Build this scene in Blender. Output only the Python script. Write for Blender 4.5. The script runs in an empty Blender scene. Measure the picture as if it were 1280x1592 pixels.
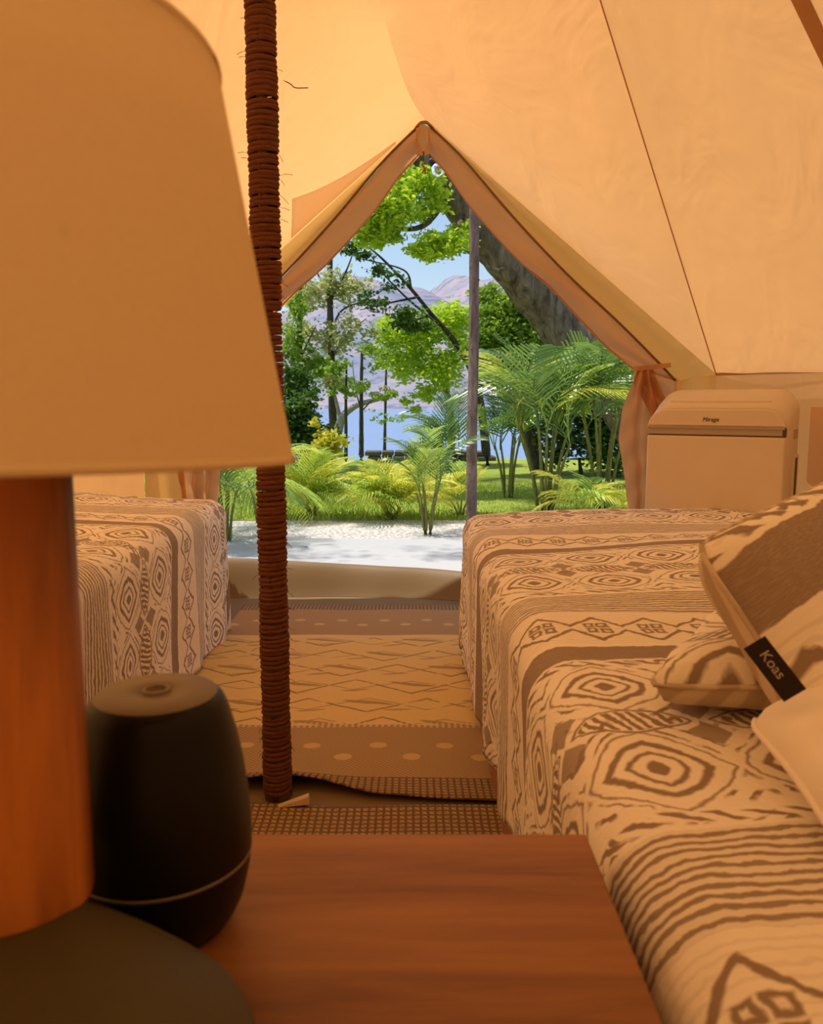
import bpy, bmesh, math, random
import numpy as np
from mathutils import Vector, Matrix, Euler

# ------------------------------------------------------------------ camera, sky, sun, exposure
scene = bpy.context.scene
col = scene.collection
PI = math.pi
H = 0.75                                    # eye height above the tent floor
F = 1280.0                                  # focal length in pixels of the 1280 x 1592 frame
PITCH = math.atan(171 / F)

cam_data = bpy.data.cameras.new('camera')
cam = bpy.data.objects.new('camera', cam_data)
col.objects.link(cam)
cam.location = (0, 0, H)
cam.rotation_euler = (PI / 2 - PITCH, 0, 0)
cam_data.sensor_fit = 'HORIZONTAL'
cam_data.sensor_width = 36.0
cam_data.lens = 36.0
cam_data.clip_start = 0.02
cam_data.clip_end = 5000
cam_data.dof.use_dof = True
cam_data.dof.focus_distance = 2.3
cam_data.dof.aperture_fstop = 14.0
scene.camera = cam

world = bpy.data.worlds.new('sky')
scene.world = world
world.use_nodes = True
wn = world.node_tree
wn.nodes.clear()
w_out = wn.nodes.new('ShaderNodeOutputWorld')
w_bg = wn.nodes.new('ShaderNodeBackground')
w_sky = wn.nodes.new('ShaderNodeTexSky')
w_sky.sky_type = 'NISHITA'
w_sky.sun_disc = False
w_sky.sun_elevation = math.radians(62)
w_sky.sun_rotation = math.radians(-80)
w_sky.air_density = 1.0
w_sky.dust_density = 1.5
w_sky.ozone_density = 1.0
w_bg.inputs['Strength'].default_value = 0.16
wn.links.new(w_sky.outputs[0], w_bg.inputs[0])
wn.links.new(w_bg.outputs[0], w_out.inputs[0])

sun_data = bpy.data.lights.new('sun', 'SUN')
sun_data.energy = 4.2
sun_data.angle = math.radians(0.7)
sun_data.color = (1.0, 0.95, 0.86)
sun = bpy.data.objects.new('sun', sun_data)
col.objects.link(sun)
sun.location = (-4, 0, 9)
sun.rotation_euler = Vector((-0.30, 0.06, 0.94)).to_track_quat('Z', 'Y').to_euler()

scene.view_settings.view_transform = 'Standard'
scene.view_settings.look = 'None'
scene.view_settings.exposure = 0.14
scene.view_settings.gamma = 1.0
scene.view_settings.use_curve_mapping = False
scene.cycles.use_denoising = True
scene.cycles.max_bounces = 10
scene.cycles.diffuse_bounces = 6
scene.cycles.transparent_max_bounces = 8
scene.cycles.sample_clamp_indirect = 8.0

rng = np.random.default_rng(7)
random.seed(7)

# ------------------------------------------------------------------ small helpers
def ray(px, py):
    X = (px - 640) / F
    Y = (796 - py) / F
    c, s = math.cos(PITCH), math.sin(PITCH)
    return Vector((X, c + Y * s, -s + Y * c))

EYE = Vector((0, 0, H))

def at_y(px, py, y):
    r = ray(px, py)
    return EYE + r * (y / r.y)

def at_z(px, py, z):
    r = ray(px, py)
    return EYE + r * ((z - H) / r.z)

def hit(px, py, p0, n):
    r = ray(px, py)
    t = (Vector(p0) - EYE).dot(n) / r.dot(n)
    return EYE + r * t

def lerp(a, b, t):
    return a + (b - a) * t

def interp(x, xs, ys):
    return float(np.interp(x, xs, ys))

def tag(o, label=None, cat=None, group=None, kind=None):
    if label: o['label'] = label
    if cat: o['category'] = cat
    if group: o['group'] = group
    if kind: o['kind'] = kind
    return o

def thing(name, loc, label=None, cat=None, group=None, kind=None):
    o = bpy.data.objects.new(name, None)
    o.empty_display_size = 0.05
    col.objects.link(o)
    o.location = loc
    return tag(o, label, cat, group, kind)

def link(name, me, mat=None, parent=None, world_coords=True):
    """one mesh object; verts given in world space are moved into the parent's space"""
    o = bpy.data.objects.new(name, me)
    col.objects.link(o)
    if mat is not None:
        me.materials.append(mat)
    if parent is not None:
        o.parent = parent
        if world_coords:
            off = parent.location.copy()
            if parent.parent is not None:
                off = off + parent.parent.location
            me.transform(Matrix.Translation(-off))
    return o

def mesh_py(name, verts, faces, uvs=None, smooth=True):
    me = bpy.data.meshes.new(name)
    me.from_pydata([tuple(v) for v in verts], [], faces)
    if uvs is not None:
        l = me.uv_layers.new(name='UVMap')
        for poly in me.polygons:
            for li in poly.loop_indices:
                l.data[li].uv = uvs[me.loops[li].vertex_index]
    if smooth:
        me.polygons.foreach_set('use_smooth', [True] * len(me.polygons))
    me.update()
    return me

def grid(nu, nv, fn, uvfn=None, close_u=False, smooth=True, name='grid'):
    """fn(i/(nu-1), j/(nv-1)) -> point"""
    verts, uvs, faces = [], [], []
    for j in range(nv):
        for i in range(nu):
            u, v = i / (nu - (0 if close_u else 1)), j / (nv - 1)
            verts.append(fn(u, v))
            if uvfn: uvs.append(uvfn(u, v))
    lim = nu if close_u else nu - 1
    for j in range(nv - 1):
        for i in range(lim):
            a = j * nu + i
            b = j * nu + (i + 1) % nu
            faces.append((a, b, b + nu, a + nu))
    return mesh_py(name, verts, faces, uvs if uvfn else None, smooth)

def lathe(profile, center, segs=48, smooth=True, name='lathe'):
    cx, cy, cz = center
    verts, faces = [], []
    n = len(profile)
    for k in range(segs):
        a = 2 * PI * k / segs
        for r, z in profile:
            verts.append((cx + r * math.cos(a), cy + r * math.sin(a), cz + z))
    for k in range(segs):
        k2 = (k + 1) % segs
        for i in range(n - 1):
            faces.append((k * n + i, k2 * n + i, k2 * n + i + 1, k * n + i + 1))
    return mesh_py(name, verts, faces, None, smooth)

def frame_axes(d):
    d = d.normalized()
    up = Vector((0, 0, 1)) if abs(d.z) < 0.95 else Vector((1, 0, 0))
    a = d.cross(up).normalized()
    return a, a.cross(d).normalized()

def tube_data(path, radii, segs=8, caps=True):
    verts, faces = [], []
    path = [Vector(p) for p in path]
    n = len(path)
    if not hasattr(radii, '__len__'):
        radii = [radii] * n
    a = b = None
    for i, p in enumerate(path):
        d = (path[min(i + 1, n - 1)] - path[max(i - 1, 0)])
        if a is None:
            a, b = frame_axes(d)
        else:
            dn = d.normalized()
            a = (a - dn * a.dot(dn)).normalized()
            b = dn.cross(a)
        for k in range(segs):
            t = 2 * PI * k / segs
            verts.append(p + (a * math.cos(t) + b * math.sin(t)) * radii[i])
    for i in range(n - 1):
        for k in range(segs):
            k2 = (k + 1) % segs
            faces.append((i * segs + k, i * segs + k2, (i + 1) * segs + k2, (i + 1) * segs + k))
    if caps:
        faces.append(tuple(range(segs - 1, -1, -1)))
        faces.append(tuple((n - 1) * segs + k for k in range(segs)))
    return verts, faces

def tube(path, radii, segs=8, name='tube'):
    v, f = tube_data(path, radii, segs)
    return mesh_py(name, v, f)

def merge(datas):
    V, Fs = [], []
    for v, f in datas:
        o = len(V)
        V.extend(v)
        Fs.extend(tuple(i + o for i in q) for q in f)
    return V, Fs

def box_mesh(x0, x1, y0, y1, z0, z1, bevel=0.0, segs=2, name='box'):
    bm = bmesh.new()
    bmesh.ops.create_cube(bm, size=1)
    for v in bm.verts:
        v.co = Vector((lerp(x0, x1, v.co.x + .5), lerp(y0, y1, v.co.y + .5), lerp(z0, z1, v.co.z + .5)))
    if bevel > 0:
        bmesh.ops.bevel(bm, geom=bm.edges[:], offset=bevel, segments=segs, affect='EDGES', profile=0.5)
    me = bpy.data.meshes.new(name)
    bm.to_mesh(me)
    bm.free()
    return me

def np_mesh(name, verts, quads, smooth=False):
    me = bpy.data.meshes.new(name)
    verts = np.asarray(verts, dtype=np.float32).reshape(-1, 3)
    quads = np.asarray(quads, dtype=np.int32).reshape(-1, 4)
    me.vertices.add(len(verts))
    me.vertices.foreach_set('co', verts.ravel())
    me.loops.add(len(quads) * 4)
    me.loops.foreach_set('vertex_index', quads.ravel())
    me.polygons.add(len(quads))
    me.polygons.foreach_set('loop_start', np.arange(0, len(quads) * 4, 4, dtype=np.int32))
    me.polygons.foreach_set('loop_total', np.full(len(quads), 4, dtype=np.int32))
    me.update(calc_edges=True)
    me.validate()
    return me

def smooth_path(pts, n=40):
    """Catmull-Rom through pts"""
    pts = [Vector(p) for p in pts]
    P = [pts[0] * 2 - pts[1]] + pts + [pts[-1] * 2 - pts[-2]]
    out = []
    m = len(pts) - 1
    for k in range(n + 1):
        g = k / n * m
        i = min(int(g), m - 1)
        t = g - i
        p0, p1, p2, p3 = P[i], P[i + 1], P[i + 2], P[i + 3]
        out.append(0.5 * ((2 * p1) + (p2 - p0) * t + (2 * p0 - 5 * p1 + 4 * p2 - p3) * t * t
                          + (3 * p1 - p0 - 3 * p2 + p3) * t ** 3))
    return out

# ------------------------------------------------------------------ node expressions
class Ex:
    """a float socket with python arithmetic, compiled to Math nodes"""
    def __init__(s, nt, sock): s.nt, s.s = nt, sock
    def _op(s, op, *args, clamp=False):
        n = s.nt.nodes.new('ShaderNodeMath')
        n.operation = op
        n.use_clamp = clamp
        for i, a in enumerate(args):
            if isinstance(a, Ex): s.nt.links.new(a.s, n.inputs[i])
            else: n.inputs[i].default_value = float(a)
        return Ex(s.nt, n.outputs[0])
    def __add__(s, o): return s._op('ADD', s, o)
    __radd__ = __add__
    def __sub__(s, o): return s._op('SUBTRACT', s, o)
    def __rsub__(s, o): return s._op('SUBTRACT', o, s)
    def __mul__(s, o): return s._op('MULTIPLY', s, o)
    __rmul__ = __mul__
    def __truediv__(s, o): return s._op('DIVIDE', s, o)
    def __neg__(s): return s._op('MULTIPLY', s, -1)
    def abs(s): return s._op('ABSOLUTE', s)
    def sin(s): return s._op('SINE', s)
    def sqrt(s): return s._op('SQRT', s)
    def floor(s): return s._op('FLOOR', s)
    def frac(s): return s._op('FRACT', s)
    def max(s, o): return s._op('MAXIMUM', s, o)
    def min(s, o): return s._op('MINIMUM', s, o)
    def clamp(s): return s._op('ADD', s, 0.0, clamp=True)
    def above(s, e, w): return s._op('ADD', (s - e) / w, 0.5, clamp=True)      # soft step
    def below(s, e, w): return s._op('ADD', (e - s) / w, 0.5, clamp=True)
    def between(s, a, b, w): return s.above(a, w) * s.below(b, w)
    def rep(s, period): return ((s / period).frac() - 0.5) * period            # centred repeat

class Mat:
    def __init__(self, name):
        self.m = bpy.data.materials.new(name)
        self.m.use_nodes = True
        self.nt = self.m.node_tree
        self.nt.nodes.clear()
        self.out = self.nt.nodes.new('ShaderNodeOutputMaterial')
    def node(self, t, **kw):
        n = self.nt.nodes.new(t)
        for k, v in kw.items():
            setattr(n, k, v)
        return n
    def link(self, a, b):
        self.nt.links.new(a.s if isinstance(a, Ex) else a, b)
    def coords(self, which='Object'):
        tc = self.node('ShaderNodeTexCoord')
        sp = self.node('ShaderNodeSeparateXYZ')
        self.link(tc.outputs[which], sp.inputs[0])
        self.vec = tc.outputs[which]
        return [Ex(self.nt, sp.outputs[i]) for i in range(3)]
    def vecof(self, x, y, z=0.0):
        c = self.node('ShaderNodeCombineXYZ')
        for i, a in enumerate((x, y, z)):
            if isinstance(a, Ex): self.link(a, c.inputs[i])
            else: c.inputs[i].default_value = a
        return c.outputs[0]
    def noise(self, vec, scale, detail=2.0, rough=0.5, dist=0.0):
        n = self.node('ShaderNodeTexNoise')
        n.inputs['Scale'].default_value = scale
        n.inputs['Detail'].default_value = detail
        n.inputs['Roughness'].default_value = rough
        n.inputs['Distortion'].default_value = dist
        if vec is not None: self.link(vec, n.inputs['Vector'])
        return Ex(self.nt, n.outputs[0])
    def mix(self, fac, a, b):
        n = self.node('ShaderNodeMix', data_type='RGBA')
        if isinstance(fac, Ex): self.link(fac, n.inputs[0])
        else: n.inputs[0].default_value = fac
        for c, s in ((a, n.inputs[6]), (b, n.inputs[7])):
            if isinstance(c, tuple): s.default_value = (*c[:3], 1)
            else: self.link(c, s)
        return n.outputs[2]
    def bump(self, h, strength=0.3, dist=0.01):
        n = self.node('ShaderNodeBump')
        n.inputs['Strength'].default_value = strength
        n.inputs['Distance'].default_value = dist
        self.link(h, n.inputs['Height'])
        return n.outputs[0]
    def principled(self, color, rough=0.8, normal=None, metal=0.0, spec=0.3, sheen=0.0):
        p = self.node('ShaderNodeBsdfPrincipled')
        if isinstance(color, tuple): p.inputs['Base Color'].default_value = (*color[:3], 1)
        else: self.link(color, p.inputs['Base Color'])
        if isinstance(rough, Ex): self.link(rough, p.inputs['Roughness'])
        else: p.inputs['Roughness'].default_value = rough
        p.inputs['Metallic'].default_value = metal
        p.inputs['Specular IOR Level'].default_value = spec
        if sheen: p.inputs['Sheen Weight'].default_value = sheen
        if normal is not None: self.link(normal, p.inputs['Normal'])
        self.link(p.outputs[0], self.out.inputs[0])
        return p

def plain(name, color, rough=0.6, spec=0.3, var=0.12, scale=30.0, bump=0.0, metal=0.0):
    m = Mat(name)
    m.coords()
    n = m.noise(m.vec, scale, 3)
    dark = tuple(c * (1 - var) for c in color)
    lite = tuple(min(1, c * (1 + var)) for c in color)
    nm = m.bump(n, bump, 0.004) if bump else None
    m.principled(m.mix(n, dark, lite), rough, nm, metal, spec)
    return m.m

CANVAS_T = (0.520, 0.245, 0.079)             # what the dyed cotton lets through
CANVAS_D = (0.42, 0.33, 0.215)              # what it throws back

def canvas(name, T=CANVAS_T, D=CANVAS_D, wrinkle=0.35, stretch=(3.0, 3.0, 0.8)):
    m = Mat(name)
    x, y, z = m.coords()
    v = m.vecof(x * stretch[0], y * stretch[1], z * stretch[2])
    big = m.noise(v, 1.6, 3, 0.55, 0.6)
    fine = m.noise(m.vec, 9.0, 4, 0.6, 0.4)
    weave = m.noise(m.vec, 420.0, 1)
    h = big * 1.0 + fine * 0.10 + weave * 0.012
    nm = m.bump(h, wrinkle, 0.05)
    tint = m.noise(m.vec, 3.2, 3) * 0.5 + weave * 0.35
    d = m.node('ShaderNodeBsdfDiffuse')
    t = m.node('ShaderNodeBsdfTranslucent')
    d.inputs[0].default_value = (*D, 1)
    m.link(m.mix(tint.clamp(), tuple(c * 0.90 for c in T), tuple(min(1, c * 1.10) for c in T)), t.inputs[0])
    m.link(nm, d.inputs['Normal'])
    m.link(nm, t.inputs['Normal'])
    a = m.node('ShaderNodeAddShader')
    m.link(d.outputs[0], a.inputs[0])
    m.link(t.outputs[0], a.inputs[1])
    m.link(a.outputs[0], m.out.inputs[0])
    return m.m

M = {}
M['canvas'] = canvas('canvas')
M['door_canvas'] = canvas('door_canvas', (0.35, 0.16, 0.055), (0.30, 0.18, 0.10), 0.4, (2, 2, 2))
M['gable'] = canvas('gable_canvas', (0.50, 0.235, 0.055), (0.28, 0.17, 0.07), 0.3, (2, 2, 2))
M['tape'] = canvas('seam_tape', (0.26, 0.12, 0.05), (0.20, 0.12, 0.06), 0.1)
M['wall_canvas'] = canvas('wall_canvas', (0.55, 0.235, 0.065), (0.26, 0.15, 0.062))
M['groundsheet'] = plain('groundsheet', (0.18, 0.122, 0.052), 0.55, 0.3, 0.10, 5.0, 0.05)
M['piping'] = plain('piping', (0.32, 0.13, 0.05), 0.8, 0.2, 0.2, 40)

# ------------------------------------------------------------------ the tent: roof, walls, door, floor
CX, CY = -0.256, 1.492                      # foot of the centre pole
RW, ZW = 1.79, 0.84                         # wall radius and height
SLOPE = 1.215
ZTOP = ZW + SLOPE * RW
DOOR = math.radians(80)
HALF = math.radians(35)
EN = Vector((math.cos(DOOR), math.sin(DOOR), 0))
ET = Vector((math.sin(DOOR), -math.cos(DOOR), 0))
CEN = Vector((CX, CY, 0))

def loc_door(s, n, z):
    return CEN + ET * s + EN * n + Vector((0, 0, z))

def to_door(p):
    q = p - CEN
    return (q.dot(ET), q.dot(EN), p.z)

def polar(r, a, z):
    return Vector((CX + r * math.cos(a), CY + r * math.sin(a), z))

def gen_pt(a, s):
    """point on a straight roof seam; s = 0 at the top, 1 at the eaves"""
    r = 0.03 + (RW - 0.03) * s
    return polar(r, a, ZW + SLOPE * (RW - r))

RID_R = [0.03, 0.45, 0.80, 0.97, 1.066, 1.24, 1.426, 1.60, 1.75]
RID_Z = [2.98, 2.42, 2.00, 1.855, 1.822, 1.783, 1.765, 1.772, 1.79]
_rp = smooth_path([(r, 0, z) for r, z in zip(RID_R, RID_Z)], 80)

def ridge_pt(s):
    g = s * 80
    i = min(int(g), 79)
    p = _rp[i].lerp(_rp[i + 1], g - i)
    return polar(p.x, DOOR, p.z)

ceiling = thing('ceiling', (CX, CY, 0), 'cream cotton bell tent roof glowing orange with sunlight', None, None, 'structure')
NP = 12
step = (2 * PI - 2 * HALF) / NP
seams = [DOOR - HALF - k * step for k in range(NP + 1)]
seams[1] -= math.radians(0.8)
for k in range(NP):
    a0, a1 = seams[k], seams[k + 1]
    def fn(u, v, a0=a0, a1=a1, k=k):
        p = gen_pt(a0, v).lerp(gen_pt(a1, v), u) * 0.35 + gen_pt(lerp(a0, a1, u), v) * 0.65
        b = math.sin(PI * u)
        p.z -= 0.018 * b * math.sin(PI * v) ** 0.7
        p.z += 0.006 * math.sin(9 * u + 3 * k) * math.sin(7 * v + k) * b
        return p
    link('roof_panel', grid(17, 40, fn), M['canvas'], ceiling)
for side in (1, -1):
    ang = DOOR - side * HALF
    A = loc_door(0, 1.75, 1.79)
    def fn(u, v, side=side, ang=ang):
        # u: ridge -> corner seam, v: top -> lower edge
        p = ridge_pt(v).lerp(gen_pt(ang, v), u)
        p.z -= 0.05 * math.sin(PI * u) * math.sin(PI * min(1, v) ** 1.5) * (1 - 0.3 * u)
        p.z += 0.004 * math.sin(11 * u + 5 * v) * math.sin(PI * u) * math.sin(PI * v)
        return p
    link('roof_panel', grid(36, 60, fn), M['canvas'], ceiling)

def ribbon(path, width_dir, w, name='ribbon'):
    verts, faces = [], []
    for p, d in zip(path, width_dir):
        verts += [p - d * w / 2, p + d * w / 2]
    for i in range(len(path) - 1):
        faces.append((2 * i, 2 * i + 1, 2 * i + 3, 2 * i + 2))
    return mesh_py(name, verts, faces)

def inward(p, d=0.004):
    v = Vector((CX - p.x, CY - p.y, -0.35))
    return p + v.normalized() * d

for k, a in enumerate(seams):
    w = 0.0045 if k in (0, NP) else 0.042
    tang = Vector((-math.sin(a), math.cos(a), 0))
    pts = [inward(gen_pt(a, s / 30), 0.005) for s in range(31)]
    link('roof_seam', ribbon(pts, [tang] * 31, w), M['tape'], ceiling)
# storm flap lying on the outside of the roof left of the door, its shape shows through the cloth
def flap_fn(u, v):
    uu, vv = lerp(0.10, 0.47, u), lerp(0.97 - 0.11 * u, 0.992, v)
    p = ridge_pt(vv).lerp(gen_pt(DOOR + HALF, vv), uu)
    p.z -= 0.05 * math.sin(PI * uu) * math.sin(PI * vv ** 1.5) * (1 - 0.3 * uu)
    return p + Vector((-0.12, 0.2, 1)).normalized() * 0.012
M['flap'] = canvas('storm_flap_canvas', (0.62, 0.50, 0.36), (0.15, 0.12, 0.08), 0.1)
link('storm_flap', grid(14, 6, flap_fn), M['flap'], ceiling)

def wall_mesh(a0, a1, n, name):
    def fn(u, v):
        a = lerp(a0, a1, u)
        wob = 0.010 * math.sin(19 * a + 2.0 * v) + 0.006 * math.sin(43 * a - 3 * v)
        return polar(RW + 0.03 * (1 - v) + wob * math.sin(PI * v), a, ZW * v + 0.002)
    return grid(n, 14, fn, name=name)
wr = link('wall_right', wall_mesh(seams[0], seams[5], 60, 'wall_right'), M['wall_canvas'])
wb = link('wall_back', wall_mesh(seams[5], seams[8], 40, 'wall_back'), M['wall_canvas'])
wl = link('wall_left', wall_mesh(seams[8], seams[12], 50, 'wall_left'), M['wall_canvas'])
for w_, lab in ((wr, 'low canvas side wall behind the air conditioner'), (wb, 'canvas wall behind the bedheads'),
                (wl, 'low canvas side wall beside the left bed')):
    tag(w_, lab, None, None, 'structure')
M['patch_cloth'] = canvas('patch_canvas', (0.62, 0.50, 0.38), (0.24, 0.15, 0.09), 0.2)  # extra rectangle of canvas inside the wall, darker than the cloth around it
def wall_patch_fn(u, v):
    a = math.radians(lerp(34.7, 27.5, u))
    return polar(RW - 0.012 - 0.012 * math.sin(PI * u) * math.sin(PI * v), a, lerp(0.51, 0.735, v) - 0.05 * (1 - v) * math.sin(PI * u))
link('wall_patch', grid(14, 12, wall_patch_fn), M['patch_cloth'], wr)
eave = [inward(polar(RW, lerp(seams[0], seams[12], i / 160), ZW + 0.002), 0.006) for i in range(161)]
link('eaves_seam', ribbon(eave, [Vector((0, 0, 1))] * 161, 0.009), M['tape'], ceiling)

# floor of the tent
def floor_fn(u, v):
    return polar(max(0.001, v) * (RW + 0.02), 2 * PI * u, 0.0)
fl = link('floor', grid(96, 12, floor_fn, close_u=True, smooth=False), M['groundsheet'])
tag(fl, 'tan canvas groundsheet floor of the tent', None, None, 'structure')

# door: everything is placed in the plane that stands under the right roof edge, then mirrored
A3 = loc_door(0, 1.75, 1.79)
C3 = loc_door(math.sin(HALF) * RW, math.cos(HALF) * RW, ZW)
_dir = (C3 - A3); _dir.z = 0
PN = Vector((_dir.y, -_dir.x, 0)).normalized()
def dp(px, py, off=0.0):
    return to_door(hit(px, py, A3 - EN * off, PN))
open_px = [(668, 240), (698, 274), (736, 327), (800, 398), (860, 452), (905, 500), (945, 541), (985, 573)]
open_loc = [dp(*p) for p in open_px]
zip_px = [(668, 196), (720, 247), (800, 340), (880, 425), (960, 500), (1020, 560), (1050, 592)]
zip_loc = [dp(*p) for p in zip_px]
roof_loc = [(lerp(0, math.sin(HALF) * RW, q), lerp(1.75, math.cos(HALF) * RW, q), lerp(1.79, ZW, q)) for q in [i / 10 for i in range(11)]]

door = thing('door_1', loc_door(0, 1.7, 0), 'open canvas door of the tent with its flaps tied back', None, None, 'structure')
M['zip'] = plain('zipper', (0.16, 0.07, 0.03), 0.5, 0.4, 0.2, 90)

def mk(side, l):
    return loc_door(l[0] * side, l[1], l[2])

def poly_at(locs, t):
    g = t * (len(locs) - 1)
    i = min(int(g), len(locs) - 2)
    f = g - i
    return tuple(lerp(locs[i][k], locs[i + 1][k], f) for k in range(3))

sm_open = [tuple(p) for p in smooth_path(open_loc, 40)]
sm_zip = [tuple(p) for p in smooth_path(zip_loc, 40)]
tie_l = open_loc[-1]
for side in (1, -1):
    def gable(u, v, side=side):
        a = poly_at(roof_loc, v); b = poly_at(sm_zip, v)
        p = mk(side, tuple(lerp(a[k], b[k], u) for k in range(3)))
        return p + EN * (0.012 * math.sin(PI * u))
    link('gable_strip', grid(6, 40, gable), M['gable'], door)
    def panel(u, v, side=side):
        a = poly_at(sm_zip, v); b = poly_at(sm_open, v)
        l = tuple(lerp(a[k], b[k], u) for k in range(3))
        wob = 0.012 * math.sin(5 * u + 9 * v) * u + 0.02 * math.sin(PI * u) + 0.006 * math.sin(23 * v + 4 * u)
        return mk(side, (l[0], l[1] - wob, l[2]))
    link('door_panel', grid(12, 60, panel), M['door_canvas'], door)
    # hem of the panel, rolled
    link('hem', tube([mk(side, (l[0], l[1] - 0.003, l[2])) for l in sm_open], 0.0035, 6), M['door_canvas'], door)
    # rope-like zipper
    zp = [mk(side, (l[0], l[1] - 0.010, l[2])) for l in sm_zip]
    link('zipper', tube(zp, 0.0045, 6), M['zip'], door)
    # side of the door below the tie, down to the floor
    zl = zip_loc[-1]
    def low(u, v, side=side):
        a = (math.sin(HALF) * RW, math.cos(HALF) * RW)
        b = (lerp(zl[0], zl[0] - 0.04, v), zl[1] + 0.005)
        z = lerp(lerp(ZW, zl[2], u), 0.0, v)
        return mk(side, (lerp(a[0], b[0], u), lerp(a[1], b[1], u) - 0.012 * math.sin(9 * u), z))
    link('gable_strip', grid(8, 16, low), M['gable'], door)
    # gathered flap: pleats that run into the tie and hang from it
    def gather(u, v, side=side):
        # v 0 at the tie, 1 at the bottom
        wid = interp(v, [0, .08, .25, .45, .60, .8, 1.0], [.050, .075, .150, .178, .165, .150, .120])
        sh = interp(v, [0, .25, .5, .75, 1.0], [0, -.012, -.014, .004, .012])
        cx = tie_l[0] + 0.028 + sh + (u - 0.32) * wid
        amp = 0.020 * min(1, v * 5 + 0.35)
        dep = amp * math.sin(u * 2 * PI * 2.6 + 1.5 * v) + 0.006 * math.sin(30 * v + 7 * u)
        z = lerp(tie_l[2], 0.36, v) + 0.02 * math.sin(u * 6) * v
        return mk(side, (cx, tie_l[1] - 0.03 + dep, z))
    link('door_flap', grid(40, 40, gather), M['door_canvas'], door)
    def bridge(u, v, side=side):
        # cloth between tie and fixed strip
        b = (zl[0] + 0.010, zl[1] + 0.004, lerp(zl[2] + 0.006, zl[2] - 0.26, v))
        a = (tie_l[0], tie_l[1] - 0.015, lerp(tie_l[2] + 0.01, tie_l[2] - 0.05, v))
        l = tuple(lerp(a[k], b[k], u) for k in range(3))
        return mk(side, (l[0], l[1] - 0.012 * math.sin(14 * v) * math.sin(PI * u), l[2]))
    link('door_panel', grid(12, 14, bridge), M['door_canvas'], door)
    tp = [mk(side, (tie_l[0] - 0.005, tie_l[1] - 0.03, tie_l[2] - 0.002)),
          mk(side, (tie_l[0] + 0.05, tie_l[1] - 0.045, tie_l[2] + 0.002)),
          mk(side, (zl[0] - 0.02, zl[1] - 0.035, tie_l[2] + 0.008))]
    tp = smooth_path(tp, 12)
    link('tie_strap', ribbon(tp, [Vector((0, 0, 1))] * 13, 0.016), M['door_canvas'], door)
# reinforcing patch and zipper pull at the peak of the door
def patch(u, v):
    s = lerp(-0.026, 0.026, u)
    return loc_door(s, 1.735 - 0.02 * abs(s) / 0.026, lerp(1.765 - 0.7 * abs(s), 1.655, v))
link('peak_patch', grid(5, 6, patch), M['door_canvas'], door)
link('zipper', tube([loc_door(0.0, 1.728, 1.668), loc_door(0.0, 1.728, 1.63)], 0.003, 6), M['zip'], door)
pull = [(0, 1.725, 1.635), (-.004, 1.722, 1.62), (.006, 1.722, 1.605), (-.003, 1.722, 1.590), (.007, 1.722, 1.586), (.008, 1.724, 1.61)]
link('zipper_pull', tube([loc_door(*p) for p in pull], 0.0035, 6), M['piping'], door)
# peak of the A frame: short dark rope over the top of the door
rope = smooth_path([loc_door(-0.05, 1.74, 1.725), loc_door(-0.02, 1.735, 1.765), loc_door(0, 1.733, 1.772), loc_door(0.02, 1.735, 1.765), loc_door(0.05, 1.74, 1.725)], 16)
link('peak_rope', tube(rope, 0.006, 8), M['piping'], door)
# loose cord end hanging at the left zipper
zl_end = mk(-1, poly_at(sm_zip, 0.55))
ce = smooth_path([zl_end + Vector((0, -.03, 0)), zl_end + Vector((.012, -.035, -.02)), zl_end + Vector((.004, -.03, -.045)), zl_end + Vector((.016, -.03, -.06))], 14)
link('cord_end', tube(ce, 0.0022, 5), M['piping'], door)

# low threshold that the groundsheet makes in the doorway
def sill_plan(q):
    p = loc_door(lerp(-math.sin(HALF) * RW, math.sin(HALF) * RW, q), math.cos(HALF) * RW, 0)
    return p + EN * (0.26 * math.sin(PI * q) ** 0.8)
sill = thing('trim_1', sill_plan(0.5), 'raised tan canvas threshold across the tent doorway', None, None, 'structure')
def sill_fn(u, v):
    p = sill_plan(u)
    z = interp(u, [0, .15, .35, .6, 1], [.15, .145, .115, .098, .09])
    t = v
    if t < 0.8:
        return p + EN * (lerp(-0.10, -0.015, t / 0.8) + 0.004 * math.sin(40 * u)) + Vector((0, 0, 0.001 + z * math.sin(t / 0.8 * PI / 2) ** 1.2))
    return p + EN * lerp(-0.015, 0.02, (t - 0.8) / 0.2) + Vector((0, 0, z - 0.10 * (t - 0.8) / 0.2))
link('threshold_flap', grid(50, 12, sill_fn), M['groundsheet'], sill)

# ------------------------------------------------------------------ centre pole wound with rope
M['rope'] = None
def rope_mat():
    m = Mat('rope')
    x, y, z = m.coords()
    n = m.noise(m.vecof(x * 60, y * 60, z * 500), 1.0, 3)
    c = m.mix(n, (0.05, 0.014, 0.006), (0.25, 0.095, 0.045))
    m.principled(c, 0.85, m.bump(n, 0.6, 0.004), 0, 0.15)
    return m.m
M['rope'] = rope_mat()
M['pole_wood'] = plain('pole_wood', (0.33, 0.18, 0.08), 0.6, 0.3, 0.25, 20)
pole = thing('tent_pole', (CX, CY, 0), 'upright tent pole wound tightly with reddish brown coir rope', 'pole')
link('pole_core', tube([(CX, CY, 0.0), (CX, CY, ZTOP - 0.01)], 0.0250, 20), M['pole_wood'], pole)
turns_h, pitch, r_rope = 2.62, 0.0088, 0.0050
n_t = int(turns_h / pitch)
SEG = 18
hp, hr = [], []
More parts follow.
